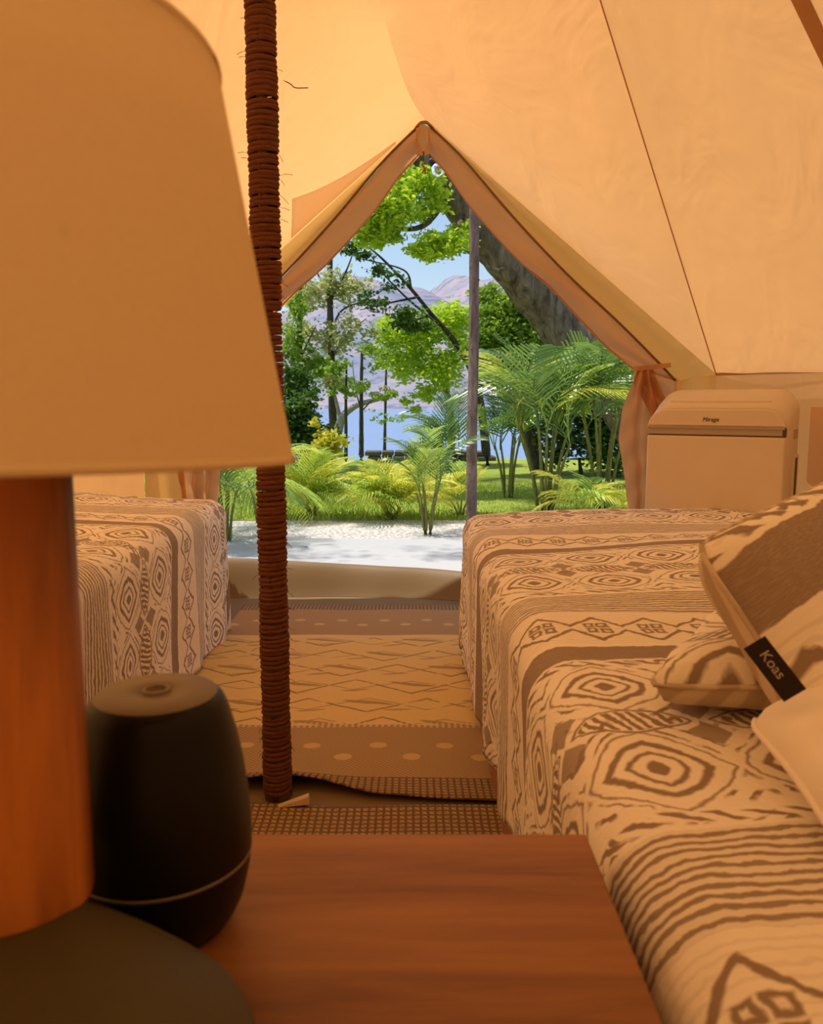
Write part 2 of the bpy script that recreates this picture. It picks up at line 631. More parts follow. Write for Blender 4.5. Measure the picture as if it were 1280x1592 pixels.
for i in range(n_t * SEG + 1):
    a = 2 * PI * i / SEG
    z = 0.008 + pitch * i / SEG
    j = math.sin(i * 0.013) * 0.0007 + math.sin(i * 0.171 + 1) * 0.0004
    hp.append((CX + (0.0228 + j) * math.cos(a), CY + (0.0228 + j) * math.sin(a), z + 0.0022 * math.sin(i * 0.037) + 0.0012 * math.sin(i * 0.211)))
    hr.append(r_rope * (1 + 0.10 * math.sin(i * 0.29)))
link('rope_winding', tube(hp, hr, 6), M['rope'], pole)
fib = []
for i in range(170):
    z = random.uniform(0.05, 2.2)
    a = random.uniform(0, 2 * PI)
    o = Vector((math.cos(a), math.sin(a), 0))
    p = Vector((CX, CY, z)) + o * 0.026
    L = random.uniform(0.006, 0.022) * (2.0 if random.random() < .1 else 1)
    tdir = (o * random.uniform(.5, 1) + Vector((-o.y, o.x, 0)) * random.uniform(-1, 1) + Vector((0, 0, random.uniform(-.6, .4)))).normalized()
    fib.append(tube_data([p, p + tdir * L * .5 + Vector((0, 0, -.1 * L)), p + tdir * L + Vector((0, 0, -.35 * L))], 0.0005, 3, False))
lf = at_y(441, 125, CY)
fib.append(tube_data(smooth_path([lf, lf + Vector((.012, 0, -.006)), lf + Vector((.02, 0, -.012)), lf + Vector((.042, 0, -.012))], 8), 0.0009, 4, False))
v, f = merge(fib)
tag(link('frayed_fibres', mesh_py('frayed_fibres', v, f), M['rope'], pole), kind='stuff')
# splinter of wood at the foot of the pole
M['splinter'] = plain('splinter', (0.62, 0.47, 0.28), 0.6, 0.3, 0.2, 60)
sp = at_z(462, 1248, 0.014)
spl = thing('wood_wedge', sp, 'small pale wooden wedge at the foot of the rope-wound pole', 'wedge')
bm = bmesh.new()
vs = [bm.verts.new(c) for c in [(-.035, -.006, -.002), (.022, -.009, -.004), (.024, .008, -.004), (-.035, .006, -.002),
                                (-.035, -.005, .001), (.022, -.008, .012), (.024, .008, .012), (-.035, .005, .001)]]
for q in ((3, 2, 1, 0), (4, 5, 6, 7), (0, 1, 5, 4), (1, 2, 6, 5), (2, 3, 7, 6), (3, 0, 4, 7)):
    bm.faces.new([vs[i] for i in q])
bmesh.ops.bevel(bm, geom=bm.edges[:], offset=0.001, segments=1, affect='EDGES')
me = bpy.data.meshes.new('wedge_block'); bm.to_mesh(me); bm.free()
o = link('wedge_block', me, M['splinter'], spl, False)
o.rotation_euler = (0, math.radians(-6), math.radians(8))

# ------------------------------------------------------------------ woven mats
def mat_material():
    m = Mat('woven_mat')
    x, y, z = m.coords('UV')
    w1 = m.noise(m.vecof(x, y), 9.0, 3)
    wob = (w1 - 0.5) * 0.02
    far_b, near_b = 2.58, 1.83
    border = y.above(far_b, 0.006).max(y.below(near_b, 0.006))
    # weave
    gx = (x * (2 * PI / 0.0085)).sin()
    gy = (y * (2 * PI / 0.0085)).sin()
    tw = ((x + y) * (2 * PI / 0.011)).sin()
    edge = y.between(0.6, 1.56, 0.004).max(y.between(2.90, 3.0, 0.004))
    cross = (x * (2 * PI / 0.0135)).sin().above(0.45, 0.5).max((y * (2 * PI / 0.0135)).sin().above(0.45, 0.5))
    twill = tw.above(0.0, 0.9)
    speck = m.noise(m.vecof(x * 1.0, y * 3.0), 160.0, 2)
    # dots of the borders: two rows, staggered, each with a fringe of short strokes
    def dots(yc, off):
        cx_ = (x + off).rep(0.145)
        d = ((cx_ / 0.019) * (cx_ / 0.019) + ((y - yc) / 0.016) * ((y - yc) / 0.016)).sqrt()
        return d.below(1.0, 0.12)
    dot = dots(1.715, 0.0).max(dots(1.655, 0.0725)).max(dots(2.76, 0.02)).max(dots(2.70, 0.0925))
    stem = (x * (2 * PI / 0.018)).sin().above(0.5, 0.4) * (x.rep(0.145).abs().below(0.022, 0.004) * y.between(1.66, 1.70, 0.004))
    tick = (x * (2 * PI / 0.014)).sin().above(0.1, 0.4) * (y.between(near_b - 0.012, near_b + 0.016, 0.004).max(y.between(2.565, 2.58, 0.003)))
    # centre: drawn lozenges, leaves and spindles
    yy = y + wob
    row = (yy / 0.135).floor()
    ry = yy.rep(0.135)
    xs = (x + row * 0.19 + wob).rep(0.30)
    tri = xs.abs() / 0.15
    l1 = ((ry - (tri - 0.5) * 0.10).abs()).below(0.0045, 0.003)
    l2 = ((ry + (tri - 0.5) * 0.07 - 0.01).abs()).below(0.0032, 0.003)
    spn = ((xs / 0.062) * (xs / 0.062) + ((ry - 0.018 + xs * 0.25) / 0.011) * ((ry - 0.018 + xs * 0.25) / 0.011)).sqrt().below(1.0, 0.2)
    xq = (x + row * 0.11 + 0.07).rep(0.21)
    spn2 = ((xq / 0.035) * (xq / 0.035) + ((ry + 0.03 - xq * 0.2) / 0.006) * ((ry + 0.03 - xq * 0.2) / 0.006)).sqrt().below(1.0, 0.2)
    gate = m.noise(m.vecof(x, y), 22.0, 2).above(0.40, 0.1)
    marks = (l1 * gate).max(l2 * gate * 0.7).max(spn * 0.8).max(spn2 * 0.7)
    gold = m.mix(speck, (0.66, 0.47, 0.165), (0.80, 0.59, 0.23))
    gold = m.mix((gx * gy).above(0, 0.8) * 0.22, gold, (0.40, 0.27, 0.14))
    ctr = m.mix(marks * 0.85, gold, (0.25, 0.16, 0.07))
    brd = m.mix(twill * 0.65, (0.44, 0.30, 0.14), (0.26, 0.16, 0.07))
    brd = m.mix(edge * cross * 0.9, brd, (0.13, 0.075, 0.035))
    brd = m.mix(dot * 0.8, brd, (0.60, 0.43, 0.19))
    c = m.mix(border, ctr, brd)
    c = m.mix(tick * 0.7, c, (0.64, 0.5, 0.3))
    h = gx * gy * 0.5 + speck
    m.principled(c, 0.85, m.bump(h, 0.35, 0.002), 0, 0.2)
    return m.m
M['mat'] = mat_material()
X0, X1 = -0.62, 0.24
def mat_sheet(y_lo, y_hi, lift, name):
    nx, ny = 70, 60
    def pt(u, v):
        x = lerp(X0, X1, u)
        lo = y_lo(x)
        y = lerp(lo, y_hi(x), v)
        z = 0.006 + lift(x, y - lo) + 0.0012 * math.sin(17 * x + 5 * y) + 0.001 * math.sin(31 * y)
        return Vector((x, y, z))
    top = grid(nx, ny, pt, lambda u, v: (lerp(X0, X1, u), lerp(y_lo(lerp(X0, X1, u)), y_hi(lerp(X0, X1, u)), v)), name=name)
    return top
far_lo = lambda x: interp(x, [-.62, -.45, -.33, -.25, -.18, -.08, .05, .15, .24], [1.485, 1.495, 1.518, 1.527, 1.520, 1.482, 1.466, 1.460, 1.458])
far_lift = lambda x, d: 0.022 * math.exp(-((x + .25) / .15) ** 2) * math.exp(-d / .06) + 0.005 * math.exp(-d / .05)
mat1 = link('woven_mat', mat_sheet(far_lo, lambda x: 2.98, far_lift, 'woven_mat'), M['mat'])
sol = mat1.modifiers.new('thick', 'SOLIDIFY'); sol.thickness = 0.004; sol.offset = -1
tag(mat1, 'large golden woven mat with dotted borders between the two beds', 'mat')
near_hi = lambda x: interp(x, [-.62, -.35, -.25, -.15, .24], [1.452, 1.452, 1.447, 1.436, 1.444])
mat2 = link('woven_mat', mat_sheet(lambda x: 0.62, near_hi, lambda x, d: 0.003 * math.exp(-abs(0.82 - d) / .03), 'woven_mat'), M['mat'])
sol = mat2.modifiers.new('thick', 'SOLIDIFY'); sol.thickness = 0.004; sol.offset = -1
tag(mat2, 'checked woven mat in front of the pole, partly under the nightstand', 'mat')

# ------------------------------------------------------------------ printed bedding
PER = 0.755
def bedding(name, cream=(0.92, 0.87, 0.77), dark=(0.215, 0.15, 0.10)):
    m = Mat(name)
    U0, V0, _ = m.coords('UV')
    uv = m.vecof(U0, V0)
    n1 = m.noise(uv, 28.0, 2)
    n2 = m.noise(uv, 130.0, 2)
    n3 = m.noise(m.vecof(U0 + 7.3, V0 + 1.7), 28.0, 2)
    U = U0 + (n1 - 0.5) * 0.016 + (n2 - 0.5) * 0.004
    V = V0 + (n3 - 0.5) * 0.016 + (n2 - 0.5) * 0.004
    P = (V / PER).frac() * PER
    AA = 0.0016
    # thin wavy stripes
    n_l = m.noise(m.vecof(U0 * 2.0, V0 * 40.0), 3.0, 2)
    ph = P * (2 * PI / 0.0118) + n_l * 2.2
    st_line = ph.sin().above(0.08, 0.35)
    stripes = P.between(0.004, 0.128, AA) * (st_line * 0.95).max(0.18)
    # chain of diamonds with four little squares in each
    z = P - 0.200
    c = U.rep(0.078)
    ca = c.abs()
    half = 0.046 - ca * (0.038 / 0.039)
    inz = P.between(0.132, 0.268, AA)
    outl = ((z.abs() - half).abs()).below(0.0048, AA * 2)
    sq_x = (ca - 0.0095).abs()
    sq_z = (z.abs() - 0.0105).abs()
    sq = sq_x.max(sq_z * 0.9)
    motif = sq.below(0.0082, AA * 1.5) * sq.above(0.0032, AA * 1.5)
    zig = inz * outl.max(motif)
    pale = inz * (P * (2 * PI / 0.010) + n_l * 2.5).sin().above(0.45, 0.5) * 0.16
    # heathered band
    hs = m.noise(m.vecof(U0 * 40.0, V0 * 220.0), 4.0, 2)
    heather = P.between(0.276, 0.332, AA) * (0.72 + hs * 0.5).min(1.0)
    # band of eyes
    ev = P - 0.5425
    eva = ev.abs()
    cu = U.rep(0.145)
    cua = cu.abs()
    rv = eva - 0.105
    rva = rv.abs()
    e = ((cu / 0.066) * (cu / 0.066) + (rv / 0.076) * (rv / 0.076)).sqrt()
    l = cua / 0.066 + rva / 0.076
    q = e * 0.55 + l * 0.45
    W = 0.05
    eye = q.below(0.19, W).max(q.between(0.37, 0.46, W)).max(q.between(0.62, 0.76, W)).max(q.between(0.99, 1.04, W))
    spb = 0.027 - (cu * cu) * (0.027 / (0.062 * 0.062))
    sp_in = (spb - eva).above(0.004, AA)
    sp_hatch = sp_in * ((U + ev * 0.35) * (2 * PI / 0.0125)).sin().above(-0.1, 0.5)
    sp_out = ((spb - eva).abs()).below(0.0022, AA * 1.5)
    tri_ = (cua - 0.046) - (eva - 0.030).abs() * 0.8
    tris = tri_.above(0.004, AA * 2) * q.above(1.10, W)
    fill = q.above(1.14, W) * ((q * 21.0 + n1 * 5.0).sin().above(0.5, 0.4)) * n3.above(0.52, 0.10)
    dash = eva.between(0.186, 0.205, 0.003) * ((U * 0.8 + ev * 1.1) * (2 * PI / 0.026)).sin().above(0.3, 0.4)
    eyes = P.between(0.338, 0.752, AA) * eye.max(sp_hatch).max(sp_out).max(tris * 0.85).max(fill).max(dash)
    ink = stripes.max(zig).max(pale).max(heather).max(eyes).min(1.0)
    weave = m.noise(uv, 900.0, 1)
    crease = m.noise(uv, 14.0, 4, 0.6, 0.3)
    base = m.mix(weave * 0.35, cream, tuple(k * 0.80 for k in cream))
    drk = m.mix(weave * 0.7, dark, tuple(k * 1.5 for k in dark))
    colr = m.mix(ink * 0.93, base, drk)
    h = crease * 1.0 + weave * 0.03 - ink * 0.03
    m.principled(colr, 0.88, m.bump(h, 0.35, 0.02), 0, 0.15, 0.05)
    return m.m
M['bedding'] = bedding('printed_bedding')
M['white_cotton'] = plain('white_cotton', (0.86, 0.81, 0.73), 0.9, 0.1, 0.05, 25, 0.3)
M['mattress'] = plain('mattress_cloth', (0.7, 0.66, 0.58), 0.9, 0.1, 0.05, 25)
M['bed_wood'] = plain('bed_wood', (0.36, 0.17, 0.07), 0.5, 0.3, 0.2, 9)
ZB = 0.425

def quilt(name, side, xe, xin, y0, yf, hem, label, ZB=0.425):
    """side -1: hangs towards -x, +1: towards +x.  xe / yf are where the rounding starts"""
    R = 0.055
    drop_side = ZB + 0.02
    na, nb = 100, 180
    wid = abs(xin - xe)
    dmax = drop_side + 0.02
    def pos(a, b):
        # a: cloth distance beyond side edge (positive = overhang), b: beyond the far edge
        y_on = min(b, 0) + yf
        x_in = min(a, 0)
        dx, dy = max(a, 0), max(b, 0)
        d = math.hypot(dx, dy)
        zt = ZB + 0.006 * math.sin(5.1 * x_in + 3 * y_on) * math.sin(4.3 * y_on) + 0.003 * math.sin(17 * y_on + 9 * x_in) + 0.014 * min(1, -x_in / 0.35)
        if d < 1e-6:
            return Vector((xe - side * (-x_in) * 1.0 if False else xe + side * x_in, y_on, zt))
        ux, uy = dx / d, dy / d
        lim = ZB - hem(y_on)
        L = R * PI / 2
        if d < L:
            off, dz = R * math.sin(d / R), R * (1 - math.cos(d / R))
        else:
            t = d - L
            off, dz = R + 0.006 * t, R + t
            along = y_on * 1.0 + x_in + 0.3 * math.atan2(uy, ux)
            amp = 0.0075 * min(1, t / 0.25) * (1.0 + 1.2 * (ux * uy * 2))
            off += amp * (math.sin(along * 2 * PI / 0.31 + 1.0) + 0.45 * math.sin(along * 2 * PI / 0.137) - 0.7)
        dz = min(dz, lim)
        return Vector((xe + side * x_in + side * ux * off, y_on + uy * off, zt - dz))
    amin, amax = -wid, dmax
    bmin, bmax = y0 - yf, dmax
    me = grid(na, nb, lambda u, v: pos(lerp(amin, amax, u), lerp(bmin, bmax, v)),
              lambda u, v: (lerp(amin, amax, u) - 0.058, 10 * PER - lerp(bmin, bmax, v) - 0.267), name=name)
    o = link(name, me, M['bedding'])
    s = o.modifiers.new('thick', 'SOLIDIFY'); s.thickness = 0.006; s.offset = 0
    return tag(o, label, 'bedspread', 'printed bedspreads')

def bed(x0, x1, y0, y1, label, board_x):
    b = thing('bed', ((x0 + x1) / 2, (y0 + y1) / 2, 0), label, 'bed', 'beds on either side of the pole')
    link('mattress', box_mesh(x0 + .03, x1 - .02, y0, y1 - .03, 0.20, ZB - 0.012, 0.04, 4), M['mattress'], b)
    link('side_board', box_mesh(x0, x0 + 0.02, y0, y1 - .02, 0.0, 0.20, 0.003), M['bed_wood'], b)
    link('side_board', box_mesh(x1 - 0.02, x1, y0, y1 - .02, 0.0, 0.20, 0.003), M['bed_wood'], b)
    link('foot_board', box_mesh(x0 + .02, x1 - .02, y1 - .04, y1 - .02, 0.0, 0.20, 0.003), M['bed_wood'], b)
    link('head_board', box_mesh(x0 + .02, x1 - .02, y0, y0 + .02, 0.0, 0.20, 0.003), M['bed_wood'], b)
    return b
bed(0.160, 1.05, 0.30, 2.40, 'right bed under a printed bedspread, piled with cushions', 0.15)
bed(-1.38, -0.62, 0.95, 2.63, 'left bed under a printed bedspread, behind the table lamp', -0.65)
quilt('bedspread', -1, 0.206, 1.06, 0.30, 2.365, lambda y: interp(y, [0.3, 1.2, 1.9, 2.4], [.12, .085, .03, .02]),
      'brown and cream printed bedspread on the right bed with cushions')
quilt('bedspread', 1, -0.650, -1.385, 0.95, 2.60, lambda y: interp(y, [0.9, 2.4, 2.8], [.03, .012, .008]),
      'brown and cream printed bedspread on the left bed, behind the lamp', 0.445)

# ------------------------------------------------------------------ cushions
def basis(origin, ex, ny):
    ex = Vector(ex).normalized()
    ey = Vector(ny); ey = (ey - ex * ey.dot(ex)).normalized()
    ez = ex.cross(ey)
    return Matrix(((ex.x, ey.x, ez.x, origin[0]), (ex.y, ey.y, ez.y, origin[1]), (ex.z, ey.z, ez.z, origin[2]), (0, 0, 0, 1)))

def striped(name):
    m = Mat(name)
    x, y, z = m.coords('Object')
    n = m.noise(m.vecof(x, y, z), 12.0, 2)
    s = ((x * 0.6 + y * 0.8) * (2 * PI / 0.022) + n * 5.0).sin().above(0.1, 0.6)
    c = m.mix(s * 0.8, (0.50, 0.40, 0.29), (0.72, 0.62, 0.49))
    m.principled(c, 0.9, m.bump(n, 0.3, 0.02), 0, 0.1)
    return m.m
M['striped'] = striped('striped_cotton')

def cushion(name, corners, t_top, t_bot, mat_top, mat_bottom, label, uv=(0, 0, 1), seed=0, n=32, puff=0.42):
    """corners: four points in order round the seam; the cloth puffs up from the seam on both sides"""
    P = [Vector(c) for c in corners]
    cen = (P[0] + P[1] + P[2] + P[3]) / 4
    root = thing(name, cen, label, 'cushion', 'cushions on the right bed')
    nrm = (P[1] - P[0]).cross(P[3] - P[0]).normalized()
    if nrm.z < 0: nrm = -nrm
    lu, lv = (P[1] - P[0]).length, (P[3] - P[0]).length
    def seam(u, v):
        # u, v in -1..1, sides drawn in between the corners
        uu = u * (1 - 0.03 * (1 - v * v) * abs(u) ** 3) * (1 - 0.045 * abs(v) ** 10); vv = v * (1 - 0.03 * (1 - u * u) * abs(v) ** 3) * (1 - 0.045 * abs(u) ** 10)
        a, b = (uu + 1) / 2, (vv + 1) / 2
        return P[0].lerp(P[1], a).lerp(P[3].lerp(P[2], a), b)
    verts, uvs, faces = [], [], []
    for sgn, t in ((1, t_top), (-1, t_bot)):
        base = len(verts)
        for j in range(n + 1):
            for i in range(n + 1):
                u, v = -1 + 2 * i / n, -1 + 2 * j / n
                b = max(0.0, 1 - u ** 4) ** puff * max(0.0, 1 - v ** 4) ** puff
                p = seam(u, v) + nrm * (sgn * t * b)
                p += nrm * (0.006 * math.sin(6 * u + 3 * v + seed) * math.sin(5 * v - 2 * u + seed * 2) * b)
                verts.append(p)
                uvs.append((uv[0] + (u + 1) / 2 * lu * uv[2], uv[1] - (v + 1) / 2 * lv * uv[2]))
        for j in range(n):
            for i in range(n):
                a = base + j * (n + 1) + i
                q = (a, a + 1, a + n + 2, a + n + 1)
                faces.append(q if sgn > 0 else q[::-1])
    me = mesh_py('cover', verts, faces, uvs)
    me.materials.append(mat_top); me.materials.append(mat_bottom)
    me.polygons.foreach_set('material_index', [0] * (n * n) + [1] * (n * n))
    bm = bmesh.new(); bm.from_mesh(me)
    bmesh.ops.remove_doubles(bm, verts=bm.verts, dist=1e-5)
    bmesh.ops.recalc_face_normals(bm, faces=bm.faces)
    bm.to_mesh(me); bm.free()
    me.polygons.foreach_set('use_smooth', [True] * len(me.polygons))
    link('cover', me, None, root)
    pts = []
    k = 30
    for s_ in range(4):
        for f in range(k):
            g = -1 + 2 * f / k
            pts.append(seam(*((g, -1), (1, g), (-g, 1), (-1, -g))[s_]))
    pts.append(pts[0])
    link('piping', tube(pts, 0.0030, 6), mat_bottom, root)
    return root

A1 = at_y(1076, 846, 0.80); A2 = at_y(1400, 690, 1.12); A4 = at_y(1330, 1245, 0.66)
cA = cushion('cushion', (A1, A2, A2 + A4 - A1, A4), 0.075, 0.065, M['bedding'], M['striped'],
             'topmost printed cushion with a wide brown band and a black tag', (0.03, 0.3545, 0.75), 1)
# black woven tag at the edge of the top cushion
M['tag'] = plain('tag_cloth', (0.020, 0.011, 0.010), 0.7, 0.2, 0.2, 200)
M['tag_print'] = plain('tag_print', (0.40, 0.34, 0.28), 0.8, 0.1, 0.1, 90)
def text_mesh(body, size, extrude, shear=0.0):
    cu = bpy.data.curves.new('lettering', 'FONT')
    cu.body = body; cu.size = size; cu.extrude = extrude; cu.shear = shear
    cu.align_x = 'CENTER'; cu.align_y = 'CENTER'
    ob = bpy.data.objects.new('lettering', cu); col.objects.link(ob)
    me = bpy.data.meshes.new_from_object(ob.evaluated_get(bpy.context.evaluated_depsgraph_get()))
    bpy.data.objects.remove(ob)
    return me
TY_ = 0.655
t0 = at_y(1156, 1008, TY_ + .02); t1 = at_y(1219, 1091, TY_ - .01); t2 = at_y(1190, 989, TY_ + .02)
tx = (t1 - t0); ty = (t2 - t0)
tl, tw_ = tx.length, ty.length
tm = basis((t0 + t1) / 2 + ty * 0.5, tx, ty)
tag_o = link('fabric_tag', box_mesh(-tl / 2, tl / 2, -tw_ / 2, tw_ / 2, -0.0006, 0.0006, 0.0003, 1), M['tag'], cA, False)
tag_o.matrix_local = Matrix.Translation(-cA.location) @ tm
tag_o['label'] = 'black woven tag with pale lettering'
tx_o = link('lettering', text_mesh('Koas', 0.0125, 0.0003), M['tag_print'], tag_o, False)
tx_o.location = (-0.003, 0.0005, 0.0009)

B1 = at_z(998, 1068, 0.468); B4 = at_y(1118, 945, 1.10); B2 = B1 + Vector((.46, -.05, .01))
cB = cushion('cushion', (B1, B2, B2 + B4 - B1, B4), 0.034, 0.040, M['bedding'], M['striped'],
             'flat printed cushion lying on the bedspread, underneath the tagged cushion', (0.3, 0.62, 0.8), 2, 40, 0.24)
C1 = at_z(1160, 1120, 0.475); C4 = at_z(1305, 1315, 0.458); C2 = C1 + Vector((.36, .14, .02))
cC = cushion('cushion', (C1, C2, C2 + C4 - C1, C4), 0.035, 0.026, M['white_cotton'], M['white_cotton'],
             'plain white cushion nearest the camera at the right edge', (0, 0, 1), 3, 32, 0.36)

# ------------------------------------------------------------------ nightstand
def wood(name, a, b, axis=0, rough=0.42, scale=1.0, spec=0.35, con=1.0):
    m = Mat(name)
    x, y, z = m.coords()
    s = [14.0, 14.0, 14.0]; s[axis] = 1.3
    n = m.noise(m.vecof(x * s[0] * scale, y * s[1] * scale, z * s[2] * scale), 4.0, 5, 0.6, 0.5)
    n2 = m.noise(m.vecof(x * s[0] * scale * .3, y * s[1] * scale * .3, z * s[2] * scale * .3), 3.0, 2)
    g = ((n * 0.6 + n2 * 0.6 - 0.6) * (2.0 * con) + 0.5).clamp()
    m.principled(m.mix(g, a, b), rough, m.bump(n, 0.08, 0.003), 0, spec)
    return m.m
M['table_wood'] = wood('nightstand_wood', (0.13, 0.042, 0.010), (0.40, 0.170, 0.042), 0)
ZT = 0.42
ns = thing('nightstand', (-0.14, 0.36, 0), 'reddish brown wooden nightstand carrying the lamp and the diffuser', 'nightstand')
TX0, TX1, TY0, TY1 = -0.43, 0.135, 0.10, 0.597
link('table_top', box_mesh(TX0, TX1, TY0, TY1, ZT - 0.025, ZT, 0.002, 2), M['table_wood'], ns)
for x0, x1 in ((TX0 + .01, TX0 + .03), (TX1 - .03, TX1 - .01)):
    link('side_panel', box_mesh(x0, x1, TY0 + .01, TY1 - .01, 0.012, ZT - 0.025, 0.002), M['table_wood'], ns)
link('back_panel', box_mesh(TX0 + .03, TX1 - .03, TY1 - .025, TY1 - .012, 0.05, ZT - 0.025, 0.001), M['table_wood'], ns)
link('shelf', box_mesh(TX0 + .03, TX1 - .03, TY0 + .02, TY1 - .025, 0.07, 0.088, 0.001), M['table_wood'], ns)
dr = link('drawer', box_mesh(TX0 + .033, TX1 - .033, TY0 + .004, TY1 - .05, 0.25, ZT - 0.03, 0.002), M['table_wood'], ns)
kn = link('knob', lathe([(0.0, -.022), (.012, -.021), (.014, -.012), (.006, -.004), (.006, 0), (0, 0)], (0, 0, 0), 20), M['pole_wood'], None)
kn.parent = dr
kn.rotation_euler = (-PI / 2, 0, 0)
kn.location = Vector(((TX0 + TX1) / 2, TY0 - .0, 0.32)) - ns.location

# ------------------------------------------------------------------ table lamp
LX, LY = -0.205, 0.388
BX, BY = -0.1816, 0.3211                    # the pebble-shaped base sits forward of the stem
M['lamp_base'] = plain('lamp_base_clay', (0.070, 0.056, 0.022), 0.55, 0.3, 0.08, 40)
M['lamp_wood'] = wood('lamp_wood', (0.10, 0.018, 0.004), (0.58, 0.215, 0.045), 2, 0.45, 0.6, 0.35, 1.9)
def shade_mat():
    m = Mat('lamp_shade_linen')
    x, y, z = m.coords()
    n = m.noise(m.vec, 240.0, 2)
    sp_ = m.noise(m.vec, 26.0, 2).above(0.74, 0.04)
    c = m.mix(n, (0.64, 0.52, 0.33), (0.69, 0.57, 0.37))
    c = m.mix(sp_ * 0.25, c, (0.35, 0.26, 0.17))
    d = m.node('ShaderNodeBsdfDiffuse'); t = m.node('ShaderNodeBsdfTranslucent')
    m.link(c, d.inputs[0]); t.inputs[0].default_value = (0.16, 0.13, 0.09, 1)
    a = m.node('ShaderNodeAddShader')
    m.link(d.outputs[0], a.inputs[0]); m.link(t.outputs[0], a.inputs[1]); m.link(a.outputs[0], m.out.inputs[0])
    return m.m
M['shade'] = shade_mat()
M['brass'] = plain('brass', (0.5, 0.36, 0.16), 0.35, 0.5, 0.1, 40, 0, 1.0)
lamp = thing('table_lamp', (LX, LY, ZT), 'unlit table lamp with a cream drum shade and a wooden stem', 'lamp')
RB, HB, ZR = 0.1145, 0.0866, 0.0327
def base_fn(u, v):
    a = 2 * PI * u
    if v < 0.2:                              # foot and rounded flank
        k = v / 0.2
        r, z, w = RB * (0.86 + 0.14 * math.sin(k * PI / 2)), ZR * (1 - math.cos(k * PI / 2)) * 0.6 + ZR * 0.4 * k, 0.0
    else:                                    # dome, its summit drawn back under the stem
        q = 1 - (v - 0.2) / 0.8
        r, z, w = RB * max(q, 0.001), ZR + (HB - ZR) * (1 - q ** 2.39), (1 - q) ** 1.93
    return Vector((lerp(BX, LX, w) + r * math.cos(a), lerp(BY, LY, w) + r * math.sin(a), ZT + z))
link('lamp_base', grid(72, 44, base_fn, close_u=True), M['lamp_base'], lamp)
ZS = ZT + 0.079
sr = 0.0415
stem_prof = [(0, 0), (sr - .003, 0), (sr - .0008, .001), (sr, .004), (sr, .249), (sr - .002, .253), (0, .253)]
link('lamp_stem', lathe(stem_prof, (LX, LY, ZS), 48), M['lamp_wood'], lamp)
link('bulb_socket', lathe([(0, 0), (.016, 0), (.016, .035), (.013, .04), (0, .04)], (LX, LY, ZS + .253), 24), M['brass'], lamp)
M['bulb'] = plain('frosted_bulb', (0.85, 0.82, 0.76), 0.3, 0.4, 0.02, 20)
link('light_bulb', lathe([(.012, 0), (.014, .01), (.026, .03), (.029, .048), (.022, .068), (.010, .076), (0, .078)], (LX, LY, ZS + .291), 24), M['bulb'], lamp)
zb, zt_ = 0.723, 0.904
rb_, rt_ = 0.1485, 0.1160
th = 0.0018
sh_prof = [(rb_, zb), (lerp(rb_, rt_, .25), lerp(zb, zt_, .25)), (lerp(rb_, rt_, .5), lerp(zb, zt_, .5)), (lerp(rb_, rt_, .75), lerp(zb, zt_, .75)), (rt_, zt_),
           (rt_ - th, zt_), (lerp(rb_, rt_, .5) - th, lerp(zb, zt_, .5)), (rb_ - th, zb), (rb_, zb)]
zc_ = (zb + zt_) / 2
sh = lathe([(r, z - zc_) for r, z in sh_prof], (0, 0, 0), 96, name='lamp_shade')
sh_o = link('lamp_shade', sh, M['shade'], lamp, False)
sh_o.location = (0, 0, zc_ - ZT)
SHADE_TILT = (math.radians(-2.4), 0, 0)
sh_o.rotation_euler = SHADE_TILT
def ring_mesh(r, z, rr):
    return tube([(r * math.cos(2 * PI * k / 72), r * math.sin(2 * PI * k / 72), z) for k in range(73)], rr, 6)
for r, z in ((rb_, zb - zc_), (rt_, zt_ - zc_)):
    o = link('shade_rim', ring_mesh(r - .0008, z, 0.0022), M['shade'], sh_o, False)
sp_d = []
for k in range(3):
    a = 2 * PI * k / 3 + 0.4
    sp_d.append(tube_data([(0.016 * math.cos(a), 0.016 * math.sin(a), -.055), (0.12 * math.cos(a), 0.12 * math.sin(a), -.03)], .0016, 5))
sv, sf = merge(sp_d)
link('shade_spider', mesh_py('shade_spider', sv, sf), M['brass'], sh_o, False)

# ------------------------------------------------------------------ aroma diffuser
DX, DY = -0.157, 0.487
M['diff_dark'] = plain('diffuser_black', (0.006, 0.005, 0.003), 0.38, 0.22, 0.05, 30)
M['diff_top'] = plain('diffuser_top', (0.20, 0.155, 0.10), 0.5, 0.4, 0.05, 30)  # reflection from overhead put into the disc as a lighter colour
M['diff_ring'] = plain('diffuser_ring', (0.20, 0.17, 0.13), 0.4, 0.4, 0.05, 30)
dif = thing('aroma_diffuser', (DX, DY, ZT), 'black egg-shaped aroma diffuser standing beside the lamp base', 'diffuser')
def sm_prof(pts, n=40):
    return [(max(0, p.x), p.z) for p in smooth_path([(r, 0, z) for r, z in pts], n)]
link('water_base', lathe([(0, 0)] + sm_prof([(.034, .0), (.041, .004), (.049, .019), (.0535, .037), (.0550, .0485)], 24), (DX, DY, ZT), 56), M['diff_dark'], dif)
link('trim_ring', lathe([(.0535, .048), (.0555, .0485), (.0555, .0502), (.0535, .0508)], (DX, DY, ZT), 56), M['diff_ring'], dif)
link('cover', lathe(sm_prof([(.0552, .0502), (.0552, .064), (.0540, .085), (.0505, .112), (.0455, .134), (.041, .1475), (.0365, .1525)], 40), (DX, DY, ZT), 56), M['diff_dark'], dif)
tp_o = link('top_disc', lathe([(.0368, .1523), (.0355, .1535), (.020, .1540), (.0088, .1540), (.0085, .1530), (0, .1530)], (DX, DY, ZT), 56), M['diff_top'], dif)
